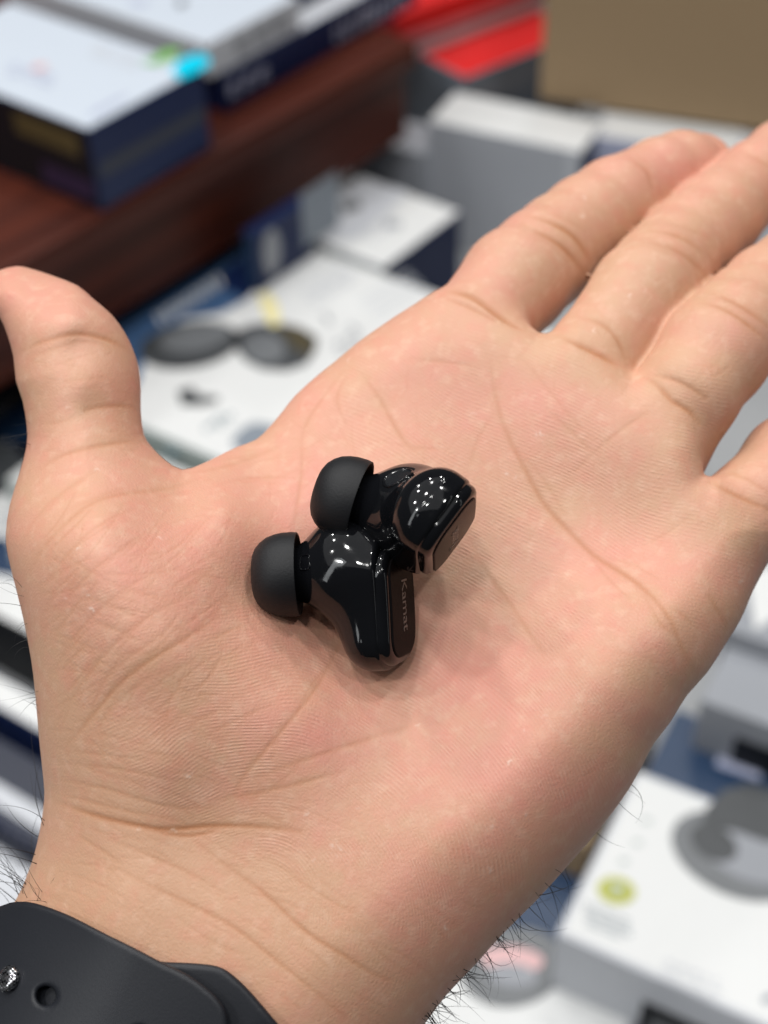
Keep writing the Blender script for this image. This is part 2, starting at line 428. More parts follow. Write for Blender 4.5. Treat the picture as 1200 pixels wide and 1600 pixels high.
# white boxes in the middle distance
c = plan(600, 420, 0.094)
m2 = box('product_box', 'white box with a navy side in front of the tall grey box', c, 52, 0.106, 0.112, 0.0, 0.094, {'*': 'navy', 'top': 'white', 'left': 'white'}, group='boxes in the middle of the table')
decal('printed_mark', m2, 'top', top_px(m2, [(528, 318), (560, 312), (566, 326), (540, 332)]), 'mid_grey')
decal('printed_mark', m2, 'top', top_px(m2, [(600, 346), (628, 346), (626, 356), (604, 358)]), 'grey')
decal('printed_panel', m2, 'top', top_px(m2, [(515, 300), (560, 278), (640, 300), (560, 372), (500, 380)]), 'pale_grey', 0.0002)
text_lines(m2, (560, 360), 11, -7, 4, 3, 'pale_grey', (9, 7), 14)
c = plan(405, 458, 0.0905)
m3 = box('product_box', 'dark navy box with a pale blot beside the white box, under the shelf edge', c, 52, float(np.linalg.norm(plan(520, 412, 0.0905) - c)), 0.012, 0.0905, 0.142, {'*': 'navy', 'left': 'steel_blue'}, group='boxes in the middle of the table')
decal('printed_mark', m3, 'front', ell(0.018, 0.028, 0.010, 0.020), 'grey')
decal('printed_panel', m3, 'front', rect(0.055, 0.012, 0.1, 0.06), 'bluegrey')
c = plan(225, 668, 0.090)
ea, eb = rot2(-34)
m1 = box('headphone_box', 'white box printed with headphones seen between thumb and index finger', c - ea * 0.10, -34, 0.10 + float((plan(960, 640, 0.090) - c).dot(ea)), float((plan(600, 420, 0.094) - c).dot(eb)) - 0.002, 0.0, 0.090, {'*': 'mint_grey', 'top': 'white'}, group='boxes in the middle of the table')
D = lambda n, px, m, l=0.0004: decal(n, m1, 'top', top_px(m1, px), m, l)
D('printed_band', [(60, 600), (150, 500), (330, 375), (400, 380), (405, 440), (386, 468), (345, 490), (290, 498), (235, 530), (216, 600), (150, 640)], 'header', 0.0003)
D('printed_band', [(330, 440), (388, 395), (440, 380), (420, 430), (386, 468)], 'navy', 0.00035)
for k in range(9):
    u = 246 + k * 11.6; v = 494 - k * 7.4
    D('printed_letter', [(u - 3, v - 2), (u + 2.5, v - 5), (u + 8 + 2.5, v + 11), (u + 8 - 3, v + 14)], 'white', 0.0006)
def px_ell(cx, cy, rx, ry, ang, n=24): return ell(cx, cy, rx, ry, ang, n)
D('printed_earcup', px_ell(296, 540, 80, 36, -9), 'dark_grey', 0.0005)
D('printed_earcup', px_ell(305, 528, 56, 22, -9), 'mid_grey', 0.0007)
D('printed_earcup', [(366, 520), (390, 508), (430, 503), (470, 512), (496, 528), (494, 548), (478, 570), (448, 580), (412, 578), (385, 566), (368, 545)], 'dark_grey', 0.0005)
D('printed_earcup', px_ell(412, 545, 34, 24, 10), 'mid_grey', 0.0007)
D('printed_tint', [(430, 508), (470, 514), (492, 532), (486, 556), (462, 548)], 'brown_print', 0.0008)  # brownish tint of the printed earcup
D('foil_sticker', [(404, 462), (420, 458), (434, 478), (438, 508), (424, 512), (412, 490)], 'yellow', 0.0010)  # the foil's yellowish reflection, put into the sticker's colour
D('printed_earbud', [(278, 612), (298, 605), (312, 618), (340, 620), (342, 628), (318, 634), (284, 634)], 'dark_grey')
for k, (u, v) in enumerate([(318, 668), (326, 662), (333, 655), (341, 650), (349, 655), (356, 648), (340, 664)]):
    D('printed_letter', [(u, v), (u + 5, v - 2), (u + 9, v + 3), (u + 4, v + 6)], 'teal_ink')
D('printed_panel', [(360, 690), (380, 668), (400, 660), (440, 668), (420, 700), (380, 712)], 'bluegrey')
for u, v in [(504, 490), (508, 498), (545, 508), (552, 514)]: D('printed_letter', [(u, v), (u + 9, v + 2), (u + 10, v + 8), (u + 1, v + 6)], 'grey')
for k in range(4): D('printed_line', [(560 + k * 9, 470 + k * 9), (640 + k * 9, 425 + k * 9), (642 + k * 9, 427 + k * 9), (562 + k * 9, 472 + k * 9)], 'pale_grey')

text_lines(m1, (470, 455), 12, -7, 5, 3, 'pale_grey', (8, 9), 5)
text_lines(m1, (520, 540), 10, -6, 3, 3, 'grey', (6, 8), 6)
c = plan(215, 690, 0.080)
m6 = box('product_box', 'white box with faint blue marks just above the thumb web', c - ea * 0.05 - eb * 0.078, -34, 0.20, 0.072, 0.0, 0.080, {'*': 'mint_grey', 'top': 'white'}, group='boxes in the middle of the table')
decal('printed_mark', m6, 'top', top_px(m6, [(258, 704), (276, 700), (280, 710), (264, 714)]), 'teal_ink')
decal('printed_mark', m6, 'top', top_px(m6, [(232, 684), (244, 682), (246, 690), (236, 692)]), 'mint_grey')
# left column, seen in slivers beside the thumb and wrist
c = plan(-120, 640, 0.050)
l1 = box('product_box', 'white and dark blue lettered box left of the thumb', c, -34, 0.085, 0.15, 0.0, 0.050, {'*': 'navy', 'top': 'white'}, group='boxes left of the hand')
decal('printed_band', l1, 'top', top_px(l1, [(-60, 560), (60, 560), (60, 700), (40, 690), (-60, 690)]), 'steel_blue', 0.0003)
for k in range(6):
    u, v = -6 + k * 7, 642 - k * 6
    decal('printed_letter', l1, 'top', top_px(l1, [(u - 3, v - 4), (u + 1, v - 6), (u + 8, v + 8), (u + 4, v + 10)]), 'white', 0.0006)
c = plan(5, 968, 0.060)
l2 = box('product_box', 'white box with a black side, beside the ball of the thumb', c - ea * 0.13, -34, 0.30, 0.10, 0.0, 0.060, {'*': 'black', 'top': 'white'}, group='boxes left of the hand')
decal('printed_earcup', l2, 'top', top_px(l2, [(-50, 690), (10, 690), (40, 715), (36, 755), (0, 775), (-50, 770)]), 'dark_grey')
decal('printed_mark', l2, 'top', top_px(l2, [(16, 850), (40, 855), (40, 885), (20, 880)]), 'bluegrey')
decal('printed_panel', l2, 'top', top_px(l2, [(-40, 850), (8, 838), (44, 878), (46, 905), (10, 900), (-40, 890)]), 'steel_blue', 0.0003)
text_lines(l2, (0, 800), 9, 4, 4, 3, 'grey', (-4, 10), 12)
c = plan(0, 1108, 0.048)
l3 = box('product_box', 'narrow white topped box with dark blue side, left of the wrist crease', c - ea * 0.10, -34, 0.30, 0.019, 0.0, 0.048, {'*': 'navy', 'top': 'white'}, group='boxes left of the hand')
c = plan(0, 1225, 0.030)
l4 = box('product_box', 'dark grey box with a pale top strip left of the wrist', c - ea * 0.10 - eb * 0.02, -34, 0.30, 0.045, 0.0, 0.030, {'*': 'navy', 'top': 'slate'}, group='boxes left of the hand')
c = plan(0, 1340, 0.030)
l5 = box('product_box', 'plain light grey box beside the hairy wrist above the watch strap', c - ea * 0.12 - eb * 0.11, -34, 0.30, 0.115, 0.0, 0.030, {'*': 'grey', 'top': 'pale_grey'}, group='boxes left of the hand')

text_lines(l5, (0, 1290), 10, 5, 6, 4, 'slate', (-4, 12), 13)
decal('printed_panel', l4, 'top', rect(0.09, 0.008, 0.16, 0.02), 'pale_grey')
# right side: headphone box and its neighbours
c = plan(868, 1458, 0.080); ta, tb = rot2(-29)
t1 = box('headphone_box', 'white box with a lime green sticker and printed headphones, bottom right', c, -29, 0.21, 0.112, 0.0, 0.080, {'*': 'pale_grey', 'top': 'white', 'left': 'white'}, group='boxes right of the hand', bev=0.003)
T = lambda n, px, m, l=0.0004: decal(n, t1, 'top', top_px(t1, px), m, l)
T('printed_earcup', px_ell(1150, 1338, 108, 62, 24), 'mid_grey', 0.0004)
T('printed_earcup', px_ell(1168, 1330, 84, 44, 24), 'grey', 0.0006)
T('printed_earcup', px_ell(1115, 1318, 40, 26, 30), 'dark_grey', 0.0007)
T('printed_headband', [(1095, 1290), (1104, 1262), (1130, 1236), (1170, 1225), (1230, 1240), (1260, 1300), (1200, 1318), (1150, 1300)], 'dark_grey', 0.0008)
T('foil_sticker', px_ell(963, 1392, 30, 21, 12), 'lime')
T('printed_ring', px_ell(964, 1390, 12, 7, 12), 'mint_grey', 0.0007)
for k in range(34):
    u = 912 + (k % 9) * 8.2 + (k // 9) * 1.5; v = 1410 + (k // 9) * 10.5 + (k % 9) * 3.3
    T('printed_letter', [(u, v), (u + 4.6, v + 1.2), (u + 4.0, v + 6), (u - 0.5, v + 5)], 'teal_ink' if k % 3 else 'grey')
for u, v in [(1010, 1282), (995, 1316), (974, 1345)]:
    T('printed_mark', [(u - 7, v - 2), (u + 6, v - 3), (u + 8, v + 4), (u - 5, v + 5)], 'mint_grey')
T('printed_letter', [(1190, 1560), (1206, 1552), (1210, 1562), (1194, 1570)], 'bluegrey')
decal('printed_panel', t1, 'front', rect(0.048, 0.010, 0.20, 0.056), 'black')
decal('printed_panel', t1, 'front', rect(0.054, 0.016, 0.10, 0.044), 'mid_grey', 0.0007)

text_lines(t1, (1040, 1500), 14, 5.5, 6, 3, 'pale_grey', (-5, 12), 7)
c = plan(1000, 1222, 0.074)
t2 = box('product_box', 'navy box with white lettering behind the lime stickered box', c + tb * 0.004, -29, 0.24, 0.055, 0.0, 0.072, {'*': 'steel_blue', 'top': 'steel_blue'}, group='boxes right of the hand')
for px in ([(1090, 1128), (1170, 1155), (1162, 1175), (1084, 1146)], [(1182, 1170), (1240, 1190), (1234, 1212), (1178, 1192)]):
    decal('printed_lettering', t2, 'top', top_px(t2, px), 'pale_grey')
decal('printed_lettering', t2, 'top', top_px(t2, [(1122, 1182), (1190, 1206), (1186, 1220), (1118, 1196)]), 'lavender')
c = plan(1050, 1130, 0.090)
t3 = box('product_box', 'grey box with a black front panel near the hand edge', c + tb * 0.004 + ta * 0.012, -29, 0.25, 0.062, 0.0, 0.112, {'*': 'grey', 'top': 'grey'}, group='boxes right of the hand')
decal('printed_panel', t3, 'front', rect(0.022, 0.052, 0.16, 0.094), 'black')
c = plan(1110, 1050, 0.10)
t4 = box('product_box', 'pale grey box behind the grey one, right edge of the picture', c + tb * 0.012, -29, 0.25, 0.13, 0.0, 0.125, {'*': 'grey', 'top': 'grey'}, group='boxes right of the hand')
decal('printed_band', t4, 'top', top_px(t4, [(1168, 900), (1230, 870), (1220, 960), (1180, 985)]), 'white')
c = plan(930, 1330, 0.06)
t5 = box('product_box', 'tan brown box edge between palm and white headphone box', c - ta * 0.05 + tb * 0.0, -29, 0.045, 0.12, 0.0, 0.06, {'*': 'tan'}, group='boxes right of the hand')
c = plan(700, 1640, 0.030)
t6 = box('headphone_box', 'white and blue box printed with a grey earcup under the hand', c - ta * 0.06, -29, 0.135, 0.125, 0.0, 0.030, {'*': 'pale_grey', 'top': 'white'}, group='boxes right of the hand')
decal('printed_band', t6, 'top', top_px(t6, [(700, 1440), (800, 1320), (960, 1280), (930, 1380), (880, 1490), (760, 1500)]), 'steel_blue')
decal('printed_earcup', t6, 'top', top_px(t6, px_ell(800, 1512, 82, 62, -10)), 'mid_grey', 0.0006)
decal('printed_earcup', t6, 'top', top_px(t6, px_ell(800, 1500, 50, 20, 5)), 'rose', 0.0008)
decal('printed_earcup', t6, 'top', top_px(t6, px_ell(800, 1525, 40, 18, 5)), 'grey', 0.0009)
#MARK_HAND
# ------------------------------------------------------------------ the hand
OUTLINE = [(-12, 432), (0, 422), (25, 416), (46, 419), (83, 431), (121, 446), (146, 467), (175, 492), (196, 521), (208, 546), (217, 575),
    (220, 608), (220, 642), (225, 679), (237, 698), (258, 719), (285, 734), (317, 724), (346, 710), (371, 698), (400, 687), (421, 667),
    (442, 642), (462, 617), (500, 583), (523, 565), (560, 534), (600, 506), (640, 480), (680, 462), (720, 470), (765, 470), (810, 492),
    (842, 520), (870, 520), (905, 515), (945, 540), (972, 570), (990, 592), (1015, 590), (1045, 600), (1075, 640), (1092, 690), (1100, 742),
    (1125, 745), (1160, 760), (1195, 790), (1212, 830), (1194, 880), (1173, 932), (1157, 969), (1136, 1003), (1105, 1051), (1073, 1087),
    (1047, 1129), (1021, 1163), (1003, 1198), (983, 1233), (960, 1266), (933, 1300), (879, 1362), (837, 1408), (783, 1462), (742, 1508),
    (700, 1552), (665, 1598), (600, 1690), (520, 1810), (430, 1950), (340, 2100), (200, 2350), (10, 2690), (-300, 2720), (-650, 2700), (-470, 2380), (-290, 2010), (-225, 1860), (-150, 1720),
    (-75, 1590), (-15, 1475), (28, 1400), (38, 1378), (52, 1340), (62, 1299), (69, 1250), (68, 1220), (62, 1164), (58, 1119), (52, 1055),
    (45, 1010), (36, 965), (24, 916), (12, 867), (9, 834), (15, 790), (30, 740), (41, 700), (42, 667), (35, 625), (25, 596), (21, 558),
    (12, 525), (0, 496), (-16, 476), (-23, 455)]
FRONT = [(60, 450, 242), (40, 500, 236), (115, 500, 234), (120, 540, 234.5), (130, 600, 231), (135, 640, 231), (135, 690, 228), (100, 760, 222), (160, 820, 214), (150, 950, 209),
    (250, 900, 212), (250, 1020, 208), (200, 1100, 209), (330, 1080, 210), (130, 1200, 211), (250, 1200, 209), (300, 1295, 211), (450, 1295, 211), (200, 1400, 209),
    (350, 1450, 207.5), (500, 1480, 207), (600, 1540, 207), (100, 1400, 212), (200, 1600, 206), (400, 1700, 204), (100, 1800, 203), (250, 1950, 201), (50, 2200, 199.5), (-250, 2300, 199), (-300, 2650, 197), (0, 1750, 205),
    (285, 770, 229), (400, 730, 238), (350, 800, 225), (450, 850, 228.5), (420, 910, 226), (370, 900, 220.5), (430, 980, 220), (520, 1000, 225.5), (480, 1100, 215), (560, 1200, 214.5),
    (620, 920, 229.5), (700, 850, 232), (600, 780, 232), (700, 1000, 226), (650, 1100, 220), (750, 1180, 214), (850, 1150, 213), (800, 1300, 210.5), (700, 1300, 210.5), (620, 1400, 209),
    (760, 1420, 209.5), (950, 1100, 215), (950, 1200, 213), (950, 950, 222), (1050, 950, 222), (1100, 980, 222), (850, 950, 225.5), (1100, 880, 228), (1000, 850, 231),
    (880, 780, 235), (780, 700, 238), (560, 650, 241), (500, 700, 238), (640, 560, 243.5), (690, 500, 246), (720, 560, 243), (760, 620, 241), (830, 560, 242), (870, 640, 238), (930, 600, 239.5),
    (980, 680, 235.5), (1000, 620, 238), (1060, 700, 234), (1080, 780, 232), (1150, 820, 231), (1140, 900, 228)]
THICK = [(40, 450, 16), (110, 540, 19), (130, 640, 20), (120, 720, 23), (60, 850, 30), (150, 950, 34), (285, 745, 9), (240, 720, 13), (330, 740, 10), (400, 700, 11), (330, 830, 22),
    (480, 650, 15), (600, 560, 18), (700, 480, 17), (842, 530, 11), (988, 600, 11), (1098, 745, 11), (1200, 830, 17), (1150, 960, 24), (1050, 1100, 30), (900, 1320, 36),
    (750, 1500, 38), (400, 1450, 40), (70, 1250, 34), (50, 1100, 33), (600, 1000, 28), (800, 800, 26), (200, 1700, 44), (300, 2050, 46), (0, 2350, 48), (-300, 2650, 50), (-100, 1700, 42)]
U0, V0, U1, V1, ST = -760, 300, 1420, 2820, 5
mF = rbf_map(FRONT, U0, V0, U1, V1, ST, 0.004); mT = rbf_map(THICK, U0, V0, U1, V1, ST, 0.01)
_us, _vs = np.meshgrid(np.arange(U0, U1 + ST, ST, float), np.arange(V0, V1 + ST, ST, float))
mD = Map(U0, V0, ST, poly_sdf(np.c_[_us.ravel(), _vs.ravel()], smooth_closed(OUTLINE, 1)).reshape(_us.shape))

def chain(*n): return [(pt(u, v, D), r) for u, v, D, r in n]
FINGERS = [
    chain((690, 600, 257, 11), (739, 518, 257.5, 9.0), (804, 440, 266, 9.9), (845, 405, 271, 9.6), (874, 379, 276, 9.25), (915, 348, 281, 9.2), (959, 317, 286, 8.9), (1028, 279, 294, 8.1), (1062, 266, 298, 7.9), (1092, 261, 302, 7.0)),
    chain((860, 670, 255, 11), (931, 556, 254, 8.6), (1003, 458, 262, 9.3), (1028, 428, 267, 9.0), (1050, 402, 272, 8.7), (1082, 372, 278, 8.9), (1120, 338, 284, 8.8), (1180, 282, 294, 8.1), (1224, 248, 300, 8.1), (1262, 222, 305, 7.1)),
    chain((985, 745, 249, 11), (1070, 613, 247, 8.5), (1113, 548, 252, 9.3), (1141, 517, 256, 9.1), (1167, 489, 261, 8.8), (1202, 457, 266, 8.9), (1237, 430, 271, 8.6), (1302, 377, 280, 7.9), (1342, 344, 285, 7.7), (1374, 317, 289, 6.8)),
    chain((1090, 860, 246, 10), (1180, 777, 243, 7.2), (1235, 722, 249, 8.2), (1275, 690, 253, 7.9), (1310, 660, 257, 7.6), (1350, 630, 262, 7.6), (1390, 600, 267, 7.3), (1440, 565, 273, 6.7), (1470, 545, 277, 6.1))]
FINGERS = [[c[0]] + [(q + w * np.array([0.66, 0.75, 0]), r + w) for q, r in c[1:]] for c, w in zip(FINGERS, (0.15, 0.1, 0.5, 0.5))]
FBOX = [(np.min([p - r for p, r in c], 0) - 9, np.max([p + r for p, r in c], 0) + 9) for c in FINGERS]
def hand_sdf(P):
    Z = np.maximum(P[:, 2], 60.0); u = CU + P[:, 0] * FPX / Z; v = CV + P[:, 1] * FPX / Z
    zf = mF(u, v); t = np.clip(mT(u, v), 8, 50); r = t * 0.49
    d2 = mD(u, v) * Z / FPX
    q1 = d2 + r; q2 = np.abs(P[:, 2] - zf - t / 2) - t / 2 + r
    d = np.hypot(np.maximum(q1, 0), np.maximum(q2, 0)) + np.minimum(np.maximum(q1, q2), 0) - r
    fd = np.full(len(P), 30.0)
    for c, (lo, hi) in zip(FINGERS, FBOX):
        m = np.flatnonzero(((P > lo) & (P < hi)).all(1))
        if not len(m): continue
        q = P[m]; k = None
        for (a, ra), (b, rb) in zip(c[:-1], c[1:]):
            s = rcone(q, a, b, ra, rb); k = s if k is None else smin(k, s, 1.6)
        fd[m] = smin(fd[m], k, 1.5)
    return smin(d, fd, 3.2)
lo = np.array([-128.0, -88.0, 188.0]); hi = np.array([118.0, 178.0, 322.0])
hV, hF = surface_nets(hand_sdf, lo, hi, 1.3)
hV = project(hand_sdf, hV, it=2)
for _ in range(2):
    hV, hF = subdivide(hV, hF); hV = project(hand_sdf, hV)
hN = grad(hand_sdf, hV, 0.15); hN /= np.linalg.norm(hN, axis=1)[:, None] + 1e-9
hu = CU + hV[:, 0] * FPX / hV[:, 2]; hv = CV + hV[:, 1] * FPX / hV[:, 2]
view = -hV / np.linalg.norm(hV, axis=1)[:, None]
facing = (hN * view).sum(1)

# creases and skin marks, drawn as strokes over the palm and baked into the surface
CU0, CV0, CW, CH = -120, 170, 1420, 1510
def strokes_map(lines, default_w):
    a = np.zeros((CH, CW), np.float32); wig = np.random.default_rng(5)
    for L in lines:
        pts, w, amp = L
        p = np.array(pts, float)
        if w > 1.7 and len(p) > 2: p[1:-1] += wig.normal(size=(len(p) - 2, 2)) * 1.6
        if len(p) > 2:                                   # smooth the stroke
            for _ in range(2):
                m = (p[:-1] + p[1:]) / 2
                q = np.empty((len(p) + len(m), 2)); q[0::2] = p; q[1::2] = m
                q[1:-1] = (q[:-2] + 2 * q[1:-1] + q[2:]) / 4; p = q
        n = len(p)
        for i, (s, e) in enumerate(zip(p[:-1], p[1:])):
            f = min(1.0, 0.25 + 2.2 * min((i + 0.5) / n, 1 - (i + 0.5) / n))
            R = w * 3 + 2
            x0 = int(max(min(s[0], e[0]) - R - CU0, 0)); x1 = int(min(max(s[0], e[0]) + R - CU0, CW - 1))
            y0 = int(max(min(s[1], e[1]) - R - CV0, 0)); y1 = int(min(max(s[1], e[1]) + R - CV0, CH - 1))
            if x1 <= x0 or y1 <= y0: continue
            X, Y = np.meshgrid(np.arange(x0, x1) + CU0, np.arange(y0, y1) + CV0)
            d = e - s; t = np.clip(((X - s[0]) * d[0] + (Y - s[1]) * d[1]) / max(d.dot(d), 1e-6), 0, 1)
            D2 = (X - s[0] - t * d[0]) ** 2 + (Y - s[1] - t * d[1]) ** 2
            g = amp * f * np.exp(-D2 / (2 * w * w))
            a[y0:y1, x0:x1] = np.maximum(a[y0:y1, x0:x1], g)
    return a
CREASE = [  # (points, half width px, strength 0..1)
    ([(767, 562), (772, 604), (783, 659), (806, 709), (829, 750), (852, 792), (890, 832), (930, 868), (968, 893), (1000, 914), (1034, 943), (1055, 977), (1066, 1016), (1084, 1051)], 3.0, 0.66),
    ([(810, 705), (845, 740), (880, 800)], 2.0, 0.25), ([(905, 840), (950, 905), (985, 935)], 2.0, 0.25), ([(1045, 950), (1070, 960), (1090, 985)], 2.0, 0.25), ([(775, 640), (745, 690), (735, 730)], 1.9, 0.2), ([(940, 870), (990, 880), (1030, 905)], 1.9, 0.22),
    ([(1108, 930), (1125, 955), (1138, 985), (1142, 1002)], 3.0, 0.55), ([(1005, 925), (1030, 975), (1050, 990)], 2.4, 0.3),
    ([(565, 585), (590, 618), (612, 650), (632, 690), (650, 705)], 2.4, 0.45), ([(540, 590), (520, 625), (540, 660)], 2.2, 0.3),
    ([(735, 845), (762, 900), (790, 935), (830, 1000), (850, 1020)], 2.4, 0.35), ([(700, 760), (730, 830)], 2.2, 0.25),
    ([(535, 1000), (515, 1040), (488, 1082), (445, 1130), (410, 1176), (380, 1212), (366, 1245)], 2.6, 0.40),
    ([(520, 1030), (480, 1075), (462, 1120)], 2.0, 0.25), ([(470, 1100), (430, 1160), (424, 1190)], 1.8, 0.2),
    ([(640, 1134), (600, 1146), (555, 1162), (500, 1180), (450, 1198), (400, 1216)], 2.6, 0.36),
    ([(480, 1185), (430, 1235), (390, 1250)], 2.4, 0.25),
    ([(70, 1247), (110, 1262), (150, 1277), (215, 1293), (260, 1297), (300, 1294), (350, 1290), (430, 1291), (470, 1300)], 3.0, 1.0),
    ([(215, 1293), (250, 1302), (290, 1308), (325, 1302), (345, 1294)], 2.4, 0.8),
    ([(300, 1310), (350, 1352), (400, 1385), (440, 1420), (480, 1458), (530, 1490), (575, 1520), (610, 1532)], 2.8, 0.6),
    ([(170, 1350), (230, 1380), (300, 1415), (370, 1450), (420, 1490), (470, 1530), (540, 1590)], 2.6, 0.5),
    ([(150, 1300), (230, 1340), (290, 1360), (350, 1395)], 2.2, 0.35), ([(100, 1290), (160, 1330), (190, 1350)], 2.2, 0.3),
    ([(260, 1420), (340, 1480), (380, 1490)], 2.0, 0.25), ([(420, 1340), (500, 1400), (560, 1430)], 2.0, 0.3),
    ([(70, 1215), (120, 1222), (180, 1235), (260, 1262), (330, 1262)], 2.0, 0.35), ([(75, 1190), (140, 1195), (200, 1205), (280, 1222)], 1.8, 0.3),
    ([(65, 1235), (130, 1247), (200, 1268), (240, 1275)], 2.0, 0.4), ([(80, 1170), (150, 1180), (230, 1188)], 1.8, 0.25),
    ([(340, 1250), (400, 1238), (470, 1222), (540, 1205)], 2.4, 0.4),
    ([(28, 552), (60, 538), (90, 527), (120, 521), (160, 527), (190, 539), (212, 556)], 3.0, 0.75), ([(40, 560), (90, 540), (130, 532), (170, 540)], 2.6, 0.3),
    ([(70, 602), (110, 594), (160, 590)], 2.4, 0.22), ([(122, 655), (135, 640), (165, 632), (200, 634), (218, 642)], 2.6, 0.5), ([(60, 662), (100, 658), (130, 645)], 2.2, 0.2),
    ([(60, 735), (95, 712), (130, 700), (180, 692), (222, 689)], 2.8, 0.5),
    ([(45, 900), (60, 862), (85, 830), (125, 792), (160, 778), (200, 768), (260, 766), (310, 748)], 2.6, 0.5),
    ([(30, 860), (60, 800), (100, 762), (150, 735)], 2.2, 0.3), ([(110, 795), (160, 775), (190, 765)], 3.0, 0.35),
    ([(100, 1172), (130, 1135), (170, 1090), (205, 1052), (250, 1022), (300, 990), (340, 965)], 2.8, 0.55),
    ([(160, 1165), (150, 1130), (200, 1075), (245, 1050)], 1.8, 0.25), ([(95, 1120), (120, 1075), (155, 1030), (195, 990), (245, 955), (300, 925)], 2.0, 0.35),
    ([(75, 1070), (100, 1010), (140, 960), (200, 915), (255, 885)], 1.9, 0.3), ([(125, 1110), (165, 1060), (215, 1015), (270, 985)], 1.7, 0.3),
    ([(90, 960), (130, 905), (180, 865), (230, 840)], 1.9, 0.28), ([(60, 930), (100, 870), (150, 820), (210, 795)], 1.9, 0.28),
    ([(130, 930), (170, 945), (205, 962), (240, 968)], 1.7, 0.3), ([(120, 960), (165, 978), (215, 1000), (222, 1005)], 1.7, 0.3), ([(150, 900), (205, 925), (265, 935)], 1.7, 0.25),
    ([(135, 895), (200, 900), (280, 890)], 1.6, 0.2), ([(110, 1000), (160, 1020), (210, 1030)], 1.6, 0.22), ([(105, 1040), (170, 1055), (220, 1060)], 1.6, 0.2),
    ([(280, 740), (330, 735), (372, 722), (430, 700)], 2.6, 0.4), ([(345, 755), (400, 745), (445, 745)], 2.0, 0.3), ([(330, 720), (380, 712), (410, 706)], 2.0, 0.3),
    ([(470, 690), (472, 730), (466, 780), (462, 810)], 2.4, 0.4), ([(545, 568), (500, 625), (475, 665), (470, 690)], 2.2, 0.3),
    ([(600, 690), (650, 700), (690, 702)], 1.8, 0.2), ([(640, 560), (700, 566), (735, 572)], 1.8, 0.3), ([(800, 540), (850, 600), (900, 660), (930, 690)], 1.8, 0.2),
    ([(855, 640), (900, 680), (925, 708)], 1.8, 0.25), ([(925, 710), (970, 670), (1010, 645)], 2.0, 0.3), ([(900, 735), (930, 705)], 1.8, 0.2),
    ([(1085, 470 + 330), (1050, 830), (1010, 850)], 1.8, 0.15),
    # finger bases
    ([(668, 452), (700, 452), (735, 460), (770, 482), (800, 505), (820, 514)], 3.0, 1.00), ([(690, 462), (730, 474), (775, 500)], 2.4, 0.54),
    ([(866, 521), (907, 539), (948, 558), (966, 571)], 3.0, 0.88), ([(902, 494), (944, 503), (971, 530), (978, 560)], 2.6, 0.61),
    ([(1005, 588), (1030, 600), (1048, 630), (1077, 640), (1092, 662)], 2.8, 0.81), ([(1012, 585), (1060, 592), (1102, 622)], 2.6, 0.54),
    ([(1108, 750), (1145, 769), (1200, 796)], 2.8, 0.68), ([(1120, 738), (1160, 742), (1200, 770)], 2.2, 0.41),
    # finger joints
    ([(812, 332), (860, 343), (900, 368), (922, 400), (928, 418)], 2.8, 0.94), ([(800, 345), (850, 362), (888, 390), (912, 428)], 2.8, 0.81), ([(826, 322), (880, 335), (915, 362)], 2.4, 0.41),
    ([(1000, 358), (1055, 362), (1090, 383), (1118, 412)], 2.8, 0.88), ([(988, 372), (1045, 384), (1085, 410), (1104, 432)], 2.8, 0.81), ([(1020, 345), (1070, 352), (1110, 375)], 2.4, 0.41),
    ([(1085, 456), (1130, 460), (1170, 482), (1200, 510)], 2.8, 0.81), ([(1072, 470), (1120, 472), (1165, 500), (1195, 530)], 2.8, 0.68),
    ([(972, 240), (1000, 256), (1016, 275), (1020, 292)], 2.6, 0.68), ([(1145, 238), (1180, 244), (1205, 262)], 2.6, 0.61)]
fine = []
r_ = np.random.default_rng(11)
def scatter(n, box, ang, jit, ln, amp, w=(1.0, 1.5)):
    for _ in range(n):
        x, y = r_.uniform(box[0], box[2]), r_.uniform(box[1], box[3]); a = math.radians(ang + r_.normal() * jit); l = r_.uniform(*ln)
        b = r_.normal() * 0.15; d = np.array([math.cos(a), math.sin(a)]); n_ = np.array([-d[1], d[0]])
        fine.append(([(x, y), tuple(np.array([x, y]) + d * l / 2 + n_ * b * l / 2), tuple(np.array([x, y]) + d * l)], r_.uniform(*w), r_.uniform(*amp)))
scatter(110, (40, 850, 330, 1180), -42, 14, (40, 130), (0.10, 0.34))
scatter(100, (60, 860, 320, 1180), 18, 12, (30, 90), (0.10, 0.30))
scatter(70, (60, 1180, 420, 1420), 22, 10, (40, 140), (0.08, 0.25))
scatter(50, (250, 1330, 640, 1600), 38, 8, (40, 140), (0.06, 0.2))
scatter(40, (420, 560, 800, 760), 60, 30, (30, 90), (0.05, 0.16))
scatter(30, (240, 700, 480, 860), -20, 16, (40, 100), (0.06, 0.18))
scatter(22, (20, 520, 220, 720), -8, 10, (30, 90), (0.06, 0.18))
scatter(12, (790, 380, 880, 480), -48, 10, (20, 60), (0.06, 0.16)); scatter(12, (980, 440, 1060, 540), -50, 10, (20, 60), (0.06, 0.16)); scatter(12, (1080, 540, 1180, 600), -50, 8, (20, 60), (0.06, 0.2))
scatter(30, (640, 560, 1080, 1000), 45, 35, (20, 70), (0.04, 0.12))
scatter(140, (60, 720, 700, 1180), 0, 60, (14, 50), (0.05, 0.15), (0.9, 1.3))
scatter(160, (420, 560, 1120, 1450), 40, 60, (14, 55), (0.04, 0.13), (0.9, 1.3))
scatter(120, (60, 1180, 640, 1580), 25, 25, (14, 60), (0.05, 0.16), (0.9, 1.3))
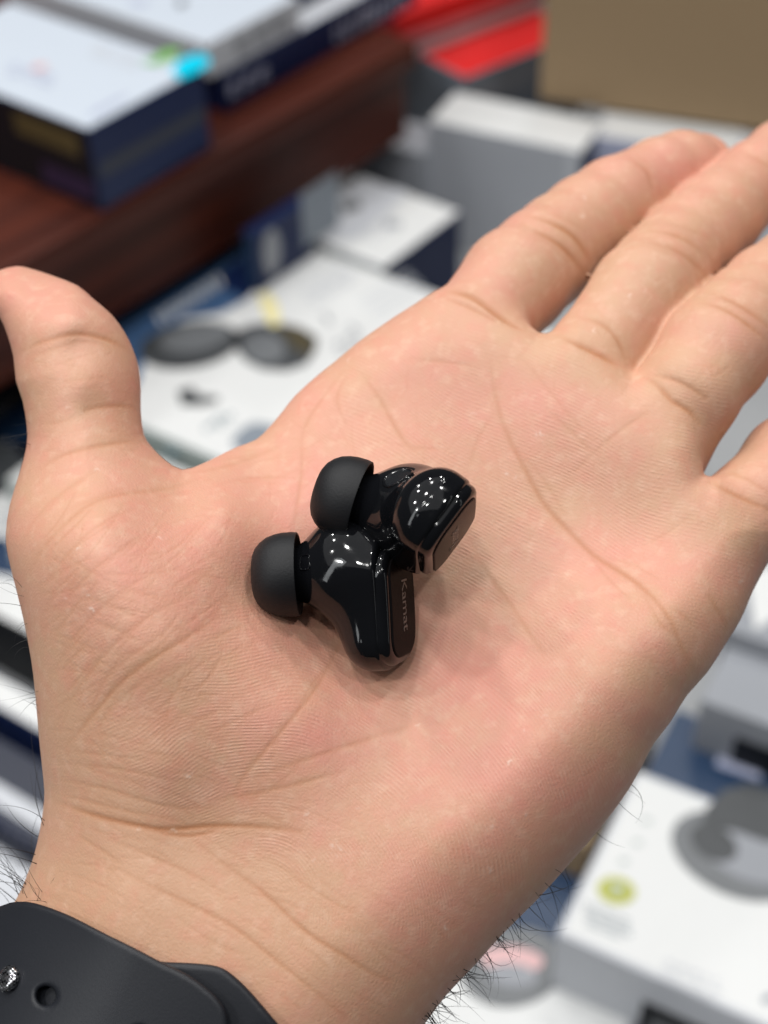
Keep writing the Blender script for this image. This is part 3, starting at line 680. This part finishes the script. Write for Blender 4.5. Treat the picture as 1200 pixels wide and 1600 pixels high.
scatter(60, (10, 430, 220, 800), 0, 50, (10, 40), (0.05, 0.14), (0.9, 1.3)); scatter(70, (760, 230, 1200, 560), 40, 60, (10, 34), (0.05, 0.13), (0.9, 1.3))
flakes = []
for (x, y) in [(103, 640), (125, 645), (148, 735), (120, 860), (136, 930), (138, 952), (105, 935), (65, 885), (265, 1300), (215, 1298), (245, 840), (520, 1312), (515, 1322), (535, 1325), (525, 1340), (490, 1340),
               (545, 568), (820, 1143), (847, 1122), (795, 1196), (715, 1140), (770, 1290), (838, 1367), (762, 1355), (745, 1412), (820, 1270), (700, 1452), (850, 680), (835, 675), (795, 740), (805, 745), (735, 650),
               (910, 307), (912, 335), (984, 466), (1008, 450), (930, 520), (757, 390), (860, 570), (300, 1208), (655, 1130), (1160, 905), (1055, 1107), (1150, 718), (560, 1262), (480, 1268)]:
    a = r_.uniform(0, 6.28); l = r_.uniform(2, 7)
    flakes.append(([(x, y), (x + math.cos(a) * l, y + math.sin(a) * l), (x + math.cos(a + 0.9) * l * 1.5, y + math.sin(a + 0.9) * l * 1.5)], 0.95, r_.uniform(0.15, 0.75)))
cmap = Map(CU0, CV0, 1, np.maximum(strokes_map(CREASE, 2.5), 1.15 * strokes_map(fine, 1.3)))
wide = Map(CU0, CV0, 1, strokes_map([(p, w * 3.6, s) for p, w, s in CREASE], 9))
fmap = Map(CU0, CV0, 1, strokes_map(flakes, 1.2))
front = np.clip(facing * 2.6 - 0.75, 0, 1)
inw = ((hu > CU0 + 2) & (hu < CU0 + CW - 2) & (hv > CV0 + 2) & (hv < CV0 + CH - 2))
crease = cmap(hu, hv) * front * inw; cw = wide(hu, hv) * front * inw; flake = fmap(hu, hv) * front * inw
hV = hV - hN * (np.where(hv - 0.5 * hu < 130, 0.31, 0.17) * crease + np.where(hv > 1170, 0.05, np.where(hv - 0.5 * hu < 130, 0.18, 0.14)) * cw)[:, None]
hV = hV + hN * (0.07 * flake)[:, None]

def blob(cx, cy, sx, sy=None): sy = sy or sx; return np.exp(-((hu - cx) / sx) ** 2 - ((hv - cy) / sy) ** 2)
pink = 0.42 + 0.55 * blob(760, 1180, 190, 150) + 0.45 * blob(560, 620, 110, 70) + 0.5 * blob(480, 800, 120, 110) + 0.35 * blob(250, 860, 150, 90) + 0.35 * blob(820, 640, 120, 70) + 0.5 * blob(60, 470, 90, 60) + 0.45 * blob(1080, 240, 90, 45) + 0.4 * blob(440, 1312, 60, 30) \
    + 0.35 * blob(520, 1120, 90, 70) + 0.4 * blob(960, 900, 110, 90) + 0.35 * blob(730, 1050, 90, 60) + 0.3 * blob(640, 1430, 120, 90) + 0.35 * blob(1180, 215, 60, 40) + 0.3 * blob(820, 330, 40, 30) + 0.35 * blob(1020, 1010, 40, 30) + 0.3 * blob(450, 1000, 80, 70) \
    - 0.75 * blob(250, 1420, 330, 130) - 0.3 * blob(90, 1150, 90, 130) - 0.35 * blob(900, 570, 90, 50) - 0.2 * blob(1020, 470, 120, 90) - 0.35 * blob(560, 600, 50, 60) - 0.2 * blob(280, 1090, 60, 50)
pink = np.where(facing > -0.1, pink, 0.15)
sh = [(1.0, 0.0), (0.0, 1.0), (0.7, 0.7), (0.8, -0.6)]
def lumps(scale, seed):
    q = np.random.default_rng(seed); s = np.zeros(len(hu))
    for _ in range(14):
        k = q.normal(size=2) / scale; s += np.sin(hu * k[0] + hv * k[1] + q.uniform(0, 6.28))
    return s / 14 ** 0.5
pink = np.clip(pink - 0.08 + 0.11 * lumps(42, 1) + 0.11 * lumps(17, 2) + 0.07 * lumps(8, 5) - 0.25 * cw, 0, 1)
wob = 9 * lumps(90, 3) + 3.0 * lumps(35, 4)
PIT = 5.6
ph1 = (np.hypot(hu - 400, (hv - 1430) * 1.0) + wob) / PIT                  # heel of the hand
ph2 = ((hu * -0.42 + hv * 0.91) + 0.00035 * (hu - 850) ** 2 + wob) / PIT   # below the fingers
ph3 = ((hu * 0.22 + hv * 0.97) - 0.0004 * (hu - 300) ** 2 + wob) / PIT     # ball of the thumb
w1 = blob(600, 1250, 480, 300) ** 0.7; w2 = 1.3 * blob(850, 680, 360, 250) + 0.05; w3 = 0.5 * blob(200, 860, 200, 120)
ws = w1 + w2 + w3 + 1e-6
ridge_amt = np.clip(0.22 + 0.8 * (blob(800, 1200, 280, 280) + blob(420, 1160, 230, 170) + blob(560, 1330, 160, 120) + 0.8 * blob(900, 780, 240, 190) + 0.6 * blob(640, 700, 200, 120)), 0, 0.95) * np.clip(1 - 1.2 * np.exp(-((hu - 200) / 330) ** 2 - ((hv - 1450) / 150) ** 2), 0, 1) * front * np.clip(1 - 2.2 * crease - 0.5 * cw, 0, 1) * np.clip(0.62 + 0.38 * lumps(40, 8) + 0.25 * lumps(14, 9), 0, 1.1)
def attr(me, name, a):
    t = me.attributes.new(name, 'FLOAT', 'POINT'); t.data.foreach_set('value', np.ascontiguousarray(a, np.float32))

def skin_material():
    m, nt, b = new_mat('skin')
    L = nt.links.new
    at = lambda n: node(nt, 'ShaderNodeAttribute', attribute_name=n).outputs['Fac']
    def math_(op, x, y, clamp=False):
        n = node(nt, 'ShaderNodeMath', operation=op); n.use_clamp = clamp
        for i, s in enumerate((x, y)):
            if s is None: continue
            if isinstance(s, (int, float)): n.inputs[i].default_value = s
            else: L(s, n.inputs[i])
        return n.outputs[0]
    def mix(f, c1, c2, blend='MIX'):
        n = node(nt, 'ShaderNodeMix', data_type='RGBA', blend_type=blend)
        if isinstance(f, (int, float)): n.inputs[0].default_value = f
        else: L(f, n.inputs[0])
        for i, c in ((6, c1), (7, c2)):
            if isinstance(c, tuple): n.inputs[i].default_value = (*c, 1)
            else: L(c, n.inputs[i])
        return n.outputs[2]
    tc = node(nt, 'ShaderNodeTexCoord')
    def noise(sc, det=3.0):
        n = node(nt, 'ShaderNodeTexNoise', Scale=sc, Detail=det); L(tc.outputs['Object'], n.inputs['Vector']); return n.outputs['Fac']
    tone = mix(at('pink'), (0.575, 0.334, 0.212), (0.632, 0.286, 0.215))
    mott = noise(260, 4.0)
    tone = mix(math_('MULTIPLY', math_('SUBTRACT', mott, 0.5), 0.9, True), tone, (0.66, 0.20, 0.15))
    tone = mix(math_('MULTIPLY', math_('SUBTRACT', noise(420, 3.0), 0.52), 1.6, True), tone, (0.70, 0.46, 0.33))
    s = []
    for k in ('1', '2', '3'):
        s.append(math_('MULTIPLY', math_('SINE', math_('MULTIPLY', at('ridge' + k), 6.28318), None), at('weight' + k)))
    rid = math_('MULTIPLY', math_('ADD', math_('ADD', s[0], s[1]), s[2]), at('ridge_amount'))
    rid = math_('MULTIPLY', rid, math_('MULTIPLY', math_('SUBTRACT', noise(650, 3.0), 0.30, True), 3.2))
    tone = mix(math_('MULTIPLY', math_('ADD', rid, 0.0), 0.17, True), tone, (0.78, 0.52, 0.40))
    tone = mix(math_('MULTIPLY', math_('MULTIPLY', rid, -1.0), 0.15, True), tone, (0.50, 0.17, 0.11))
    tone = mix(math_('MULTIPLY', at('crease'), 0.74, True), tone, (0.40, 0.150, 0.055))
    tone = mix(math_('MULTIPLY', at('flake'), 0.75, True), tone, (0.85, 0.74, 0.64))
    L(tone, b.inputs['Base Color'])
    b.inputs['Subsurface Weight'].default_value = 0.06
    b.inputs['Subsurface Radius'].default_value = (1.0, 0.36, 0.2); b.inputs['Subsurface Scale'].default_value = 0.0013
    rn = node(nt, 'ShaderNodeMapRange'); rn.inputs['To Min'].default_value = 0.40; rn.inputs['To Max'].default_value = 0.66
    L(noise(900, 3.0), rn.inputs['Value']); L(rn.outputs[0], b.inputs['Roughness'])
    b.inputs['Specular IOR Level'].default_value = 0.42
    vor = node(nt, 'ShaderNodeTexVoronoi', Scale=1500.0, feature='DISTANCE_TO_EDGE'); L(tc.outputs['Object'], vor.inputs['Vector'])
    hgt = math_('ADD', math_('MULTIPLY', rid, 0.5), math_('MULTIPLY', noise(1600, 4.0), 0.9))
    hgt = math_('ADD', hgt, math_('MULTIPLY', vor.outputs['Distance'], 0.8))
    bp = node(nt, 'ShaderNodeBump', Strength=0.55, Distance=0.0001); L(hgt, bp.inputs['Height']); L(bp.outputs['Normal'], b.inputs['Normal'])
    return m
MAT['skin'] = skin_material()
WV = to_world(hV)
hand_loc = to_world(pt(350, 1450, 225))
hand = centred('hand', WV, hF[:, ::1], MAT['skin'], loc=hand_loc)
hm = hand.data
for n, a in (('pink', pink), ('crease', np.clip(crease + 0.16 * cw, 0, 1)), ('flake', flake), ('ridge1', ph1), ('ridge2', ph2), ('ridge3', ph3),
             ('weight1', w1 / ws), ('weight2', w2 / ws), ('weight3', w3 / ws), ('ridge_amount', ridge_amt)): attr(hm, n, a)
tag(hand, 'open left hand, palm up with fingers stretched out, holding two black earbuds', 'hand')

# hairs along the outer edge of the hand and on the wrist
def hairs(name, roots, length, lean, curl, radius, seed):
    q = np.random.default_rng(seed); V = []; F = []
    for i in roots:
        p = hV[i].copy() - hN[i] * 0.1; n = hN[i]; Lh = q.uniform(*length)
        d = n * q.uniform(0.35, 1.0) + np.array(lean) * q.uniform(0.4, 1.0) + q.normal(size=3) * 0.35; d /= np.linalg.norm(d)
        cv = q.normal(size=3) * curl; k = 9; r0 = radius * q.uniform(0.7, 1.2)
        ring = None
        for j in range(k):
            t = j / (k - 1); r = r0 * (1 - 0.85 * t)
            a = np.cross(d, [0.3, 0.5, 0.8]); a /= np.linalg.norm(a); b = np.cross(d, a)
            base = len(V)
            for s in range(3):
                an = s * 2.0944; V.append(p + a * math.cos(an) * r + b * math.sin(an) * r)
            if ring is not None:
                for s in range(3): F.append((ring + s, ring + (s + 1) % 3, base + (s + 1) % 3, base + s))
            ring = base
            p = p + d * Lh / (k - 1); d = d + cv / (k - 1) + np.array([0, 0.05, 0.02]); d /= np.linalg.norm(d)
    o = centred(name, to_world(np.array(V)), np.array(F), MAT['hair'], parent=hand)
    o['kind'] = 'stuff'; return o
MAT['hair'] = plain('dark_hair', (0.012, 0.010, 0.009), 0.45)
q = np.random.default_rng(21)
sil = (facing < 0.30) & (facing > -0.45)
def pick(mask, n): 
    i = np.flatnonzero(mask); return q.choice(i, min(n, len(i)), replace=False) if len(i) else []
ed = sil & (hv > 1180) & (hv < 1640) & (hu > 560)
prob = np.clip((hv - 1150) / 420, 0, 1) ** 1.8
i = np.flatnonzero(ed); roots = q.choice(i, 105, replace=False, p=prob[i] / prob[i].sum())
hairs('edge_hair', roots, (3.5, 9.0), (0.3, 0.35, 0.1), 1.3, 0.075, 1)
lw = sil & (hu < 110) & (hv > 1275) & (hv < 1420)
hairs('wrist_hair', pick(lw, 24), (8, 19), (-0.15, -0.9, 0.0), 0.55, 0.07, 2)
lw = (facing > 0.3) & (hu > 25) & (hu < 75) & (hv > 1385) & (hv < 1412)
hairs('wrist_hair', pick(lw, 7), (6, 13), (0.45, -0.7, -0.1), 0.5, 0.05, 3)
lw = sil & (hu < 70) & (hv > 880) & (hv < 1130)
hairs('thumb_hair', pick(lw, 16), (3, 8), (-0.2, -0.3, 0.1), 0.7, 0.04, 4)
lw = sil & (hu < 60) & (hv > 660) & (hv < 720)
hairs('thumb_hair', pick(lw, 8), (3, 6), (-0.4, -0.3, 0.1), 0.5, 0.035, 5)

# ------------------------------------------------------------------ watch strap round the wrist
STRAP_TOP = smooth_closed([(-150, 1470), (-70, 1438), (0, 1416), (18, 1410), (40, 1409), (65, 1414), (110, 1431), (165, 1459), (210, 1481), (250, 1502), (290, 1521), (325, 1545), (348, 1570), (356, 1600), (352, 1645), (325, 1695), (280, 1720), (230, 1715), (150, 1675), (60, 1636), (-40, 1612), (-150, 1640)], 2)
STRAP_LOW = smooth_closed([(-400, 1400), (-200, 1440), (-60, 1445), (100, 1455), (200, 1490), (250, 1502), (285, 1504), (325, 1507), (352, 1515), (382, 1540), (410, 1571), (437, 1603), (470, 1640), (540, 1690), (640, 1745), (760, 1800), (740, 1960), (500, 1900), (300, 1810), (100, 1720), (-100, 1660), (-400, 1620)], 2)
def poly_map(poly):
    us, vs = np.meshgrid(np.arange(-420, 1000, 4.0), np.arange(1340, 2050, 4.0))
    return Map(-420, 1340, 4.0, poly_sdf(np.c_[us.ravel(), vs.ravel()], poly).reshape(us.shape))
mS1, mS2 = poly_map(STRAP_TOP), poly_map(STRAP_LOW)
def strap_sdf(pm, mid, half, holes=(), back=True):
    def fn(P):
        Z = P[:, 2]; u = CU + P[:, 0] * FPX / Z; v = CV + P[:, 1] * FPX / Z
        d2 = pm(u, v) * Z / FPX
        for hx, hy, hr in holes:
            d2 = smax(d2, hr * Z / FPX - np.hypot(u - hx, v - hy) * Z / FPX, 0.25)
        r = half * 0.75
        q1 = d2 + r; q2 = np.abs(hand_sdf(P) - mid) - half + r
        d = np.hypot(np.maximum(q1, 0), np.maximum(q2, 0)) + np.minimum(np.maximum(q1, q2), 0) - r
        if not back: d = np.maximum(d, Z - 226.0)
        return d
    return fn
MAT['rubber'] = plain('charcoal_rubber', (0.012, 0.0135, 0.018), 0.48, 0.10, 2600, 0.08, spec=0.36)
watch = empty('watch_strap', tuple(to_world(pt(150, 1580, 226))))
tag(watch, 'charcoal rubber watch strap with a metal stud and punched hole around the wrist', 'watch strap')
f2 = strap_sdf(mS2, 1.5, 1.15)
sV, sF = surface_nets(f2, (-92, 48, 188), (22, 122, 268), 0.8); sV = project(f2, sV, it=2); sV, sF = subdivide(sV, sF); sV = project(f2, sV)
centred('under_band', to_world(sV), sF, MAT['rubber'], parent=watch)
f1 = strap_sdf(mS1, 4.0, 1.2, holes=((72, 1556, 15), (218, 1622, 15)), back=False)
sV, sF = surface_nets(f1, (-80, 50, 188), (-18, 92, 230), 0.5); sV = project(f1, sV, it=2); sV, sF = subdivide(sV, sF); sV = project(f1, sV)
centred('outer_band', to_world(sV), sF, MAT['rubber'], parent=watch)

def lathe(prof, n=40, axis_o=(0, 0, 0), X=(1, 0, 0), Y=(0, 1, 0), Zs=(0, 0, 1)):
    """profile of (distance along X, radius)"""
    X, Y, Zs, O = map(lambda a: np.array(a, float), (X, Y, Zs, axis_o)); V = []; F = []
    for i, (x, r) in enumerate(prof):
        for k in range(n):
            a = 2 * math.pi * k / n; V.append(O + X * x + Y * r * math.cos(a) + Zs * r * math.sin(a))
    for i in range(len(prof) - 1):
        for k in range(n):
            a, b = i * n + k, i * n + (k + 1) % n; F.append((a, b, b + n, a + n))
    return np.array(V), np.array(F)
def frame_from(nrm):
    n = np.array(nrm, float); n /= np.linalg.norm(n); a = np.cross(n, [0.2, 0.9, 0.1]); a /= np.linalg.norm(a); return n, a, np.cross(n, a)
def hit(fn, u, v, z0=180.0, z1=260.0):
    D = np.linspace(z0, z1, 1600); P = np.stack([(u - CU) * D / FPX, (v - CV) * D / FPX, D], 1); s = fn(P); i = np.argmax(s < 0)
    p = P[i]; g = grad(fn, p[None], 0.2)[0]; return p, g / np.linalg.norm(g)
def stud_metal():
    m, nt, b = new_mat('mesh_reflection_steel')
    b.inputs['Metallic'].default_value = 1.0; b.inputs['Roughness'].default_value = 0.2
    tc = node(nt, 'ShaderNodeTexCoord'); ck = node(nt, 'ShaderNodeTexChecker', Scale=2600.0)
    ck.inputs['Color1'].default_value = (0.62, 0.62, 0.64, 1); ck.inputs['Color2'].default_value = (0.03, 0.03, 0.035, 1)
    nt.links.new(tc.outputs['Object'], ck.inputs['Vector']); nt.links.new(ck.outputs['Color'], b.inputs['Base Color'])
    bp = node(nt, 'ShaderNodeBump', Strength=0.6, Distance=0.0001); nt.links.new(ck.outputs['Fac'], bp.inputs['Height']); nt.links.new(bp.outputs['Normal'], b.inputs['Normal'])
    return m
MAT['steel'] = stud_metal()
p, n = hit(f1, 17, 1530); X, Y, Zs = frame_from(n)
V, F = lathe([(-2.5, 1.7), (0.05, 1.75), (0.35, 1.95), (0.75, 1.9), (1.1, 1.5), (1.28, 0.8), (1.32, 0.02)], 40, p, X, Y, Zs)
centred('stud', to_world(V), F, MAT['steel'], parent=watch)
#MARK_EARBUDS
# ------------------------------------------------------------------ the two earbuds
def gloss_mat():
    m, nt, b = new_mat('gloss_black_plastic')
    b.inputs['Base Color'].default_value = (0.0045, 0.0048, 0.006, 1); b.inputs['Roughness'].default_value = 0.06; b.inputs['Specular IOR Level'].default_value = 0.40
    tc = node(nt, 'ShaderNodeTexCoord'); nz = node(nt, 'ShaderNodeTexNoise', Scale=900.0, Detail=5.0)
    nt.links.new(tc.outputs['Object'], nz.inputs['Vector'])
    mr = node(nt, 'ShaderNodeMapRange'); mr.inputs['From Min'].default_value = 0.4; mr.inputs['From Max'].default_value = 0.75; mr.inputs['To Min'].default_value = 0.045; mr.inputs['To Max'].default_value = 0.16
    nt.links.new(nz.outputs['Fac'], mr.inputs['Value']); nt.links.new(mr.outputs[0], b.inputs['Roughness'])
    return m
MAT['gloss'] = gloss_mat()
MAT['face'] = plain('satin_black_faceplate', (0.008, 0.007, 0.0075), 0.25, 0, 1, 0, spec=0.02)
MAT['silicone'] = plain('matte_black_silicone', (0.006, 0.0065, 0.008), 0.55, 0.2, 3000, 0.1, spec=0.34)
MAT['logo'] = plain('grey_logo_ink', (0.11, 0.105, 0.10), 0.35)
MAT['seam'] = plain('seam_black', (0.002, 0.002, 0.002), 0.4)
MAT['lens'] = plain('sensor_window', (0.006, 0.007, 0.009), 0.5, 0.6, 3000, 0, spec=0.2)
HY, HZ, YC = 9.6, 6.9, 0.95
TO = np.array([-8.0, -4.4, -0.6]); TX = np.array([-0.95, 0.0, -0.30]); TX /= np.linalg.norm(TX)     # nozzle axis
TY = np.array([0.0, 1.0, 0.0]); TZ = np.cross(TX, TY)
def rrect2(y, z, hy, hz, r):
    qy, qz = np.abs(y) - hy + r, np.abs(z) - hz + r
    return np.hypot(np.maximum(qy, 0), np.maximum(qz, 0)) + np.minimum(np.maximum(qy, qz), 0) - r
def body_sdf(P):
    x, y, z = P[:, 0], P[:, 1], P[:, 2]
    yc = y - YC
    d2 = rrect2(yc, z, HY, HZ, 5.0)
    rr = np.where(x > -4.0, 0.9, 4.4)
    q1 = d2 + rr; q2 = np.where(x > -4.0, x + 1.5, -x - 8.4) + rr
    hous = np.hypot(np.maximum(q1, 0), np.maximum(q2, 0)) + np.minimum(np.maximum(q1, q2), 0) - rr
    bl = np.sqrt(((x + 8.0) / 1.04) ** 2 + (y + 5.3) ** 2 + (z / 0.98) ** 2) - 8.0
    sweep = rcone(P, np.array([-7.3, -3.3, 0.0]), np.array([-4.3, 5.8, 0.0]), 7.3, 5.0)
    d = smin(hous, smin(bl, sweep, 2.4), 2.8)
    d = smax(d, x + 1.5, 0.8)
    nz = rcone(P, TO + TX * 2.0, TO + TX * 8.6, 6.4, 4.3)
    nz = smin(nz, rcone(P, TO + TX * 8, TO + TX * 10.2, 3.2, 3.0), 0.5)
    d = smin(d, nz, 1.4)
    seam = np.abs(x + 4.4) - 0.05                                # moulding line round the housing
    d = np.maximum(d, -np.maximum(seam, np.maximum(-(hous + 0.10), -1.5 - y)))
    return d
def plate_sdf(P):
    x, y, z = P[:, 0], P[:, 1], P[:, 2]
    d2 = rrect2(y - YC, z, HY - 1.55, HZ - 1.55, 3.6); r = 0.2
    dome = 0.42 - 0.003 * ((y - YC) ** 2 + z ** 2)
    q1 = d2 + r; q2 = np.maximum(x - dome, -0.9 - x) + r
    return np.hypot(np.maximum(q1, 0), np.maximum(q2, 0)) + np.minimum(np.maximum(q1, q2), 0) - r
def bezel_sdf(P):
    x, y, z = P[:, 0], P[:, 1], P[:, 2]
    d2 = rrect2(y - YC, z, HY - 0.28, HZ - 0.28, 4.8); r = 1.25
    q1 = d2 + r; q2 = np.maximum(x - 0.12 + 0.002 * ((y - YC) ** 2 + z ** 2), -3.4 - x) + r
    return np.hypot(np.maximum(q1, 0), np.maximum(q2, 0)) + np.minimum(np.maximum(q1, q2), 0) - r
zV, zF = surface_nets(bezel_sdf, (-4.2, -10.5, -8), (1.4, 12, 8), 0.33); zV = project(bezel_sdf, zV, 0.02, 2, 0.3); zV, zF = subdivide(zV, zF); zV = project(bezel_sdf, zV, 0.02, 1, 0.2)
bV, bF = surface_nets(body_sdf, (-19.5, -13, -9), (1.5, 12.5, 9), 0.33); bV = project(body_sdf, bV, 0.02, 2, 0.3); bV, bF = subdivide(bV, bF); bV = project(body_sdf, bV, 0.02, 1, 0.2)
pV, pF = surface_nets(plate_sdf, (-1.2, -10.5, -8), (1.4, 12, 8), 0.3); pV = project(plate_sdf, pV, 0.02, 2, 0.3); pV, pF = subdivide(pV, pF); pV = project(plate_sdf, pV, 0.02, 1, 0.2)
bN = grad(body_sdf, bV, 0.03); bN /= np.linalg.norm(bN, axis=1)[:, None] + 1e-9
TIP = [(-16.2, 6.55), (-16.9, 6.66), (-18.6, 6.62), (-19.8, 6.4), (-21.0, 5.98), (-22.0, 5.3), (-22.8, 4.45), (-23.25, 3.5), (-23.4, 2.7), (-23.3, 2.25), (-22.9, 2.0), (-21.0, 1.9), (-17.5, 1.9)]
TIP_IN = [(-16.2, 6.55), (-16.12, 6.4), (-16.25, 6.25), (-18.5, 6.1), (-20.0, 5.4), (-20.9, 4.3), (-21.1, 3.2), (-20.4, 3.15), (-16.0, 3.15)]

def earbud(label, origin_px, a, l, flip, patches=(), logo_at=0.0):
    """a: nozzle to faceplate; l: along the faceplate towards its free end (right / down / forward of the lens)"""
    a = np.array(a, float); a /= np.linalg.norm(a); l = np.array(l, float); l -= a * a.dot(l); l /= np.linalg.norm(l)
    s = np.cross(a, l); O = pt(*origin_px); sg = -1.0 if flip else 1.0
    B = np.array([a, l, s * sg])
    W = lambda V: to_world(O + np.asarray(V) @ B)
    fx = (lambda F: F[:, ::-1]) if flip else (lambda F: F)
    base = to_world(O + np.array([-8.5, -4.2, 0]) @ B)
    root = empty('earbud', tuple(base)); tag(root, label, 'earbud', 'pair of black earbuds')
    body = centred('housing', W(bV), fx(bF), MAT['gloss'], parent=root)
    centred('bezel', W(zV), fx(zF), MAT['gloss'], parent=root)
    plate = centred('faceplate', W(pV), fx(pF), MAT['face'], parent=root)
    tp = lambda prof: [(-8.0 - x, r_) for x, r_ in prof]
    V, F = lathe(tp(TIP[::-1]), 64, TO, TX, TY, TZ); V2, F2 = lathe(tp(TIP_IN), 64, TO, TX, TY, TZ)
    tipo = centred('ear_tip', W(np.r_[V, V2]), fx(np.r_[F, F2 + len(V)]), MAT['silicone'], parent=root)
    V, F = lathe(tp([(-16.9, 3.0), (-16.9, 3.5), (-15.9, 3.6), (-15.3, 3.75), (-15.2, 3.2)]), 48, TO, TX, TY, TZ); centred('nozzle_collar', W(V), fx(F), MAT['gloss'], parent=root)
    def patch(at_px, rx, ry, power, names, mats, turn=0.0):
        """a raised ring with an inset window that follows the housing"""
        px = O + bV @ B; u = CU + px[:, 0] * FPX / px[:, 2]; v = CV + px[:, 1] * FPX / px[:, 2]
        nn = bN @ B; fc = -(nn * px).sum(1) / np.linalg.norm(px, axis=1)
        cost = np.hypot(u - at_px[0], v - at_px[1]) + np.where(fc > 0.15, 0, 1e4) + px[:, 2] * 0.5
        i = int(np.argmin(cost)); c0 = px[i]; n0 = nn[i]
        x0 = np.array([math.cos(turn), math.sin(turn), 0.0]); x0 -= n0 * n0.dot(x0); x0 /= np.linalg.norm(x0); y0 = np.cross(n0, x0)
        V = []; F = []; nr = 44; prof = [(1.0, -0.2), (1.0, 0.08), (0.95, 0.15), (0.88, 0.12), (0.84, 0.0), (0.82, -0.02), (0.5, 0.0), (0.02, 0.02)]
        for rad, hh in prof:
            for k in range(nr):
                t = 2 * math.pi * k / nr; c, s_ = math.cos(t), math.sin(t); e = 2.0 / power
                x, y = rx * rad * math.copysign(abs(c) ** e, c), ry * rad * math.copysign(abs(s_) ** e, s_)
                V.append(c0 + x0 * x + y0 * y)
            m = len(V) - nr
            pl = (np.array(V[m:]) - O) @ B.T
            pl = project(body_sdf, pl, 0.03, 4, 1.5); gn = grad(body_sdf, pl, 0.1); gn /= np.linalg.norm(gn, axis=1)[:, None]
            V[m:] = list(O + (pl + gn * (hh + 0.05)) @ B)
        for r in range(len(prof) - 1):
            for k in range(nr):
                a_, b_ = r * nr + k, r * nr + (k + 1) % nr; F.append((a_, b_, b_ + nr, a_ + nr))
        V = np.array(V); F = np.array(F)
        ring = centred(names[0], to_world(V), F[:nr * 5], MAT[mats[0]], parent=root)
        wnd = centred(names[1], to_world(V), F[nr * 5:], MAT[mats[1]], parent=root); wnd.parent = ring; wnd.location = wnd.location - ring.location
    for args in patches: patch(*args)
    # lettering on the faceplate, reading along its length
    def text(body_, size, along, across, name):
        cu = bpy.data.curves.new(name, 'FONT'); cu.body = body_; cu.size = size; cu.align_x = 'CENTER'; cu.extrude = 0.03; cu.resolution_u = 3; cu.space_character = 0.95
        o = bpy.data.objects.new(name, cu); COL.objects.link(o)
        ax = np.array([l, np.cross(a, l), a])
        p = O + np.array([0.40, YC + along, 0]) @ B + np.cross(a, l) * across
        R3 = dir_world(ax)
        m = Matrix(((*R3[:, 0], 0), (*R3[:, 1], 0), (*R3[:, 2], 0), (0, 0, 0, 1))).to_4x4()
        m = Matrix([[R3[0][0], R3[1][0], R3[2][0], 0], [R3[0][1], R3[1][1], R3[2][1], 0], [R3[0][2], R3[1][2], R3[2][2], 0], [0, 0, 0, 1]])
        sc = Matrix.Diagonal((0.001, 0.001, 0.001, 1))
        m = Matrix.Translation(Vector(to_world(p))) @ m @ sc
        dg = bpy.context.evaluated_depsgraph_get(); me = bpy.data.meshes.new_from_object(o.evaluated_get(dg)); bpy.data.objects.remove(o)
        me.transform(m); me.transform(Matrix.Translation(-root.location))
        me.materials.clear(); me.materials.append(MAT['logo'])
        t = bpy.data.objects.new(name, me); COL.objects.link(t); t.parent = plate; t.location = -plate.location
        return t
    text('Kamat', 3.3, logo_at, -0.6, 'logo_lettering')
    return root
earbud('black glossy earbud lying nearer the wrist, its logo side facing right', (627, 935, 219.0), (0.94, -0.03, -0.35), (0.04, 1.0, 0.06), False,
       patches=[((477, 878), 1.0, 1.25, 4.0, ('vent_rim', 'vent_window'), ('gloss', 'gloss'))])
earbud('black glossy earbud lying nearer the fingers, with a round sensor on top', (709, 838, 213.5), (0.80, 0.56, -0.20), (-0.05, -0.28, -0.95), True,
       patches=[((621, 744), 2.6, 2.1, 2.3, ('sensor_ring', 'sensor_window'), ('gloss', 'lens'), -0.3)])
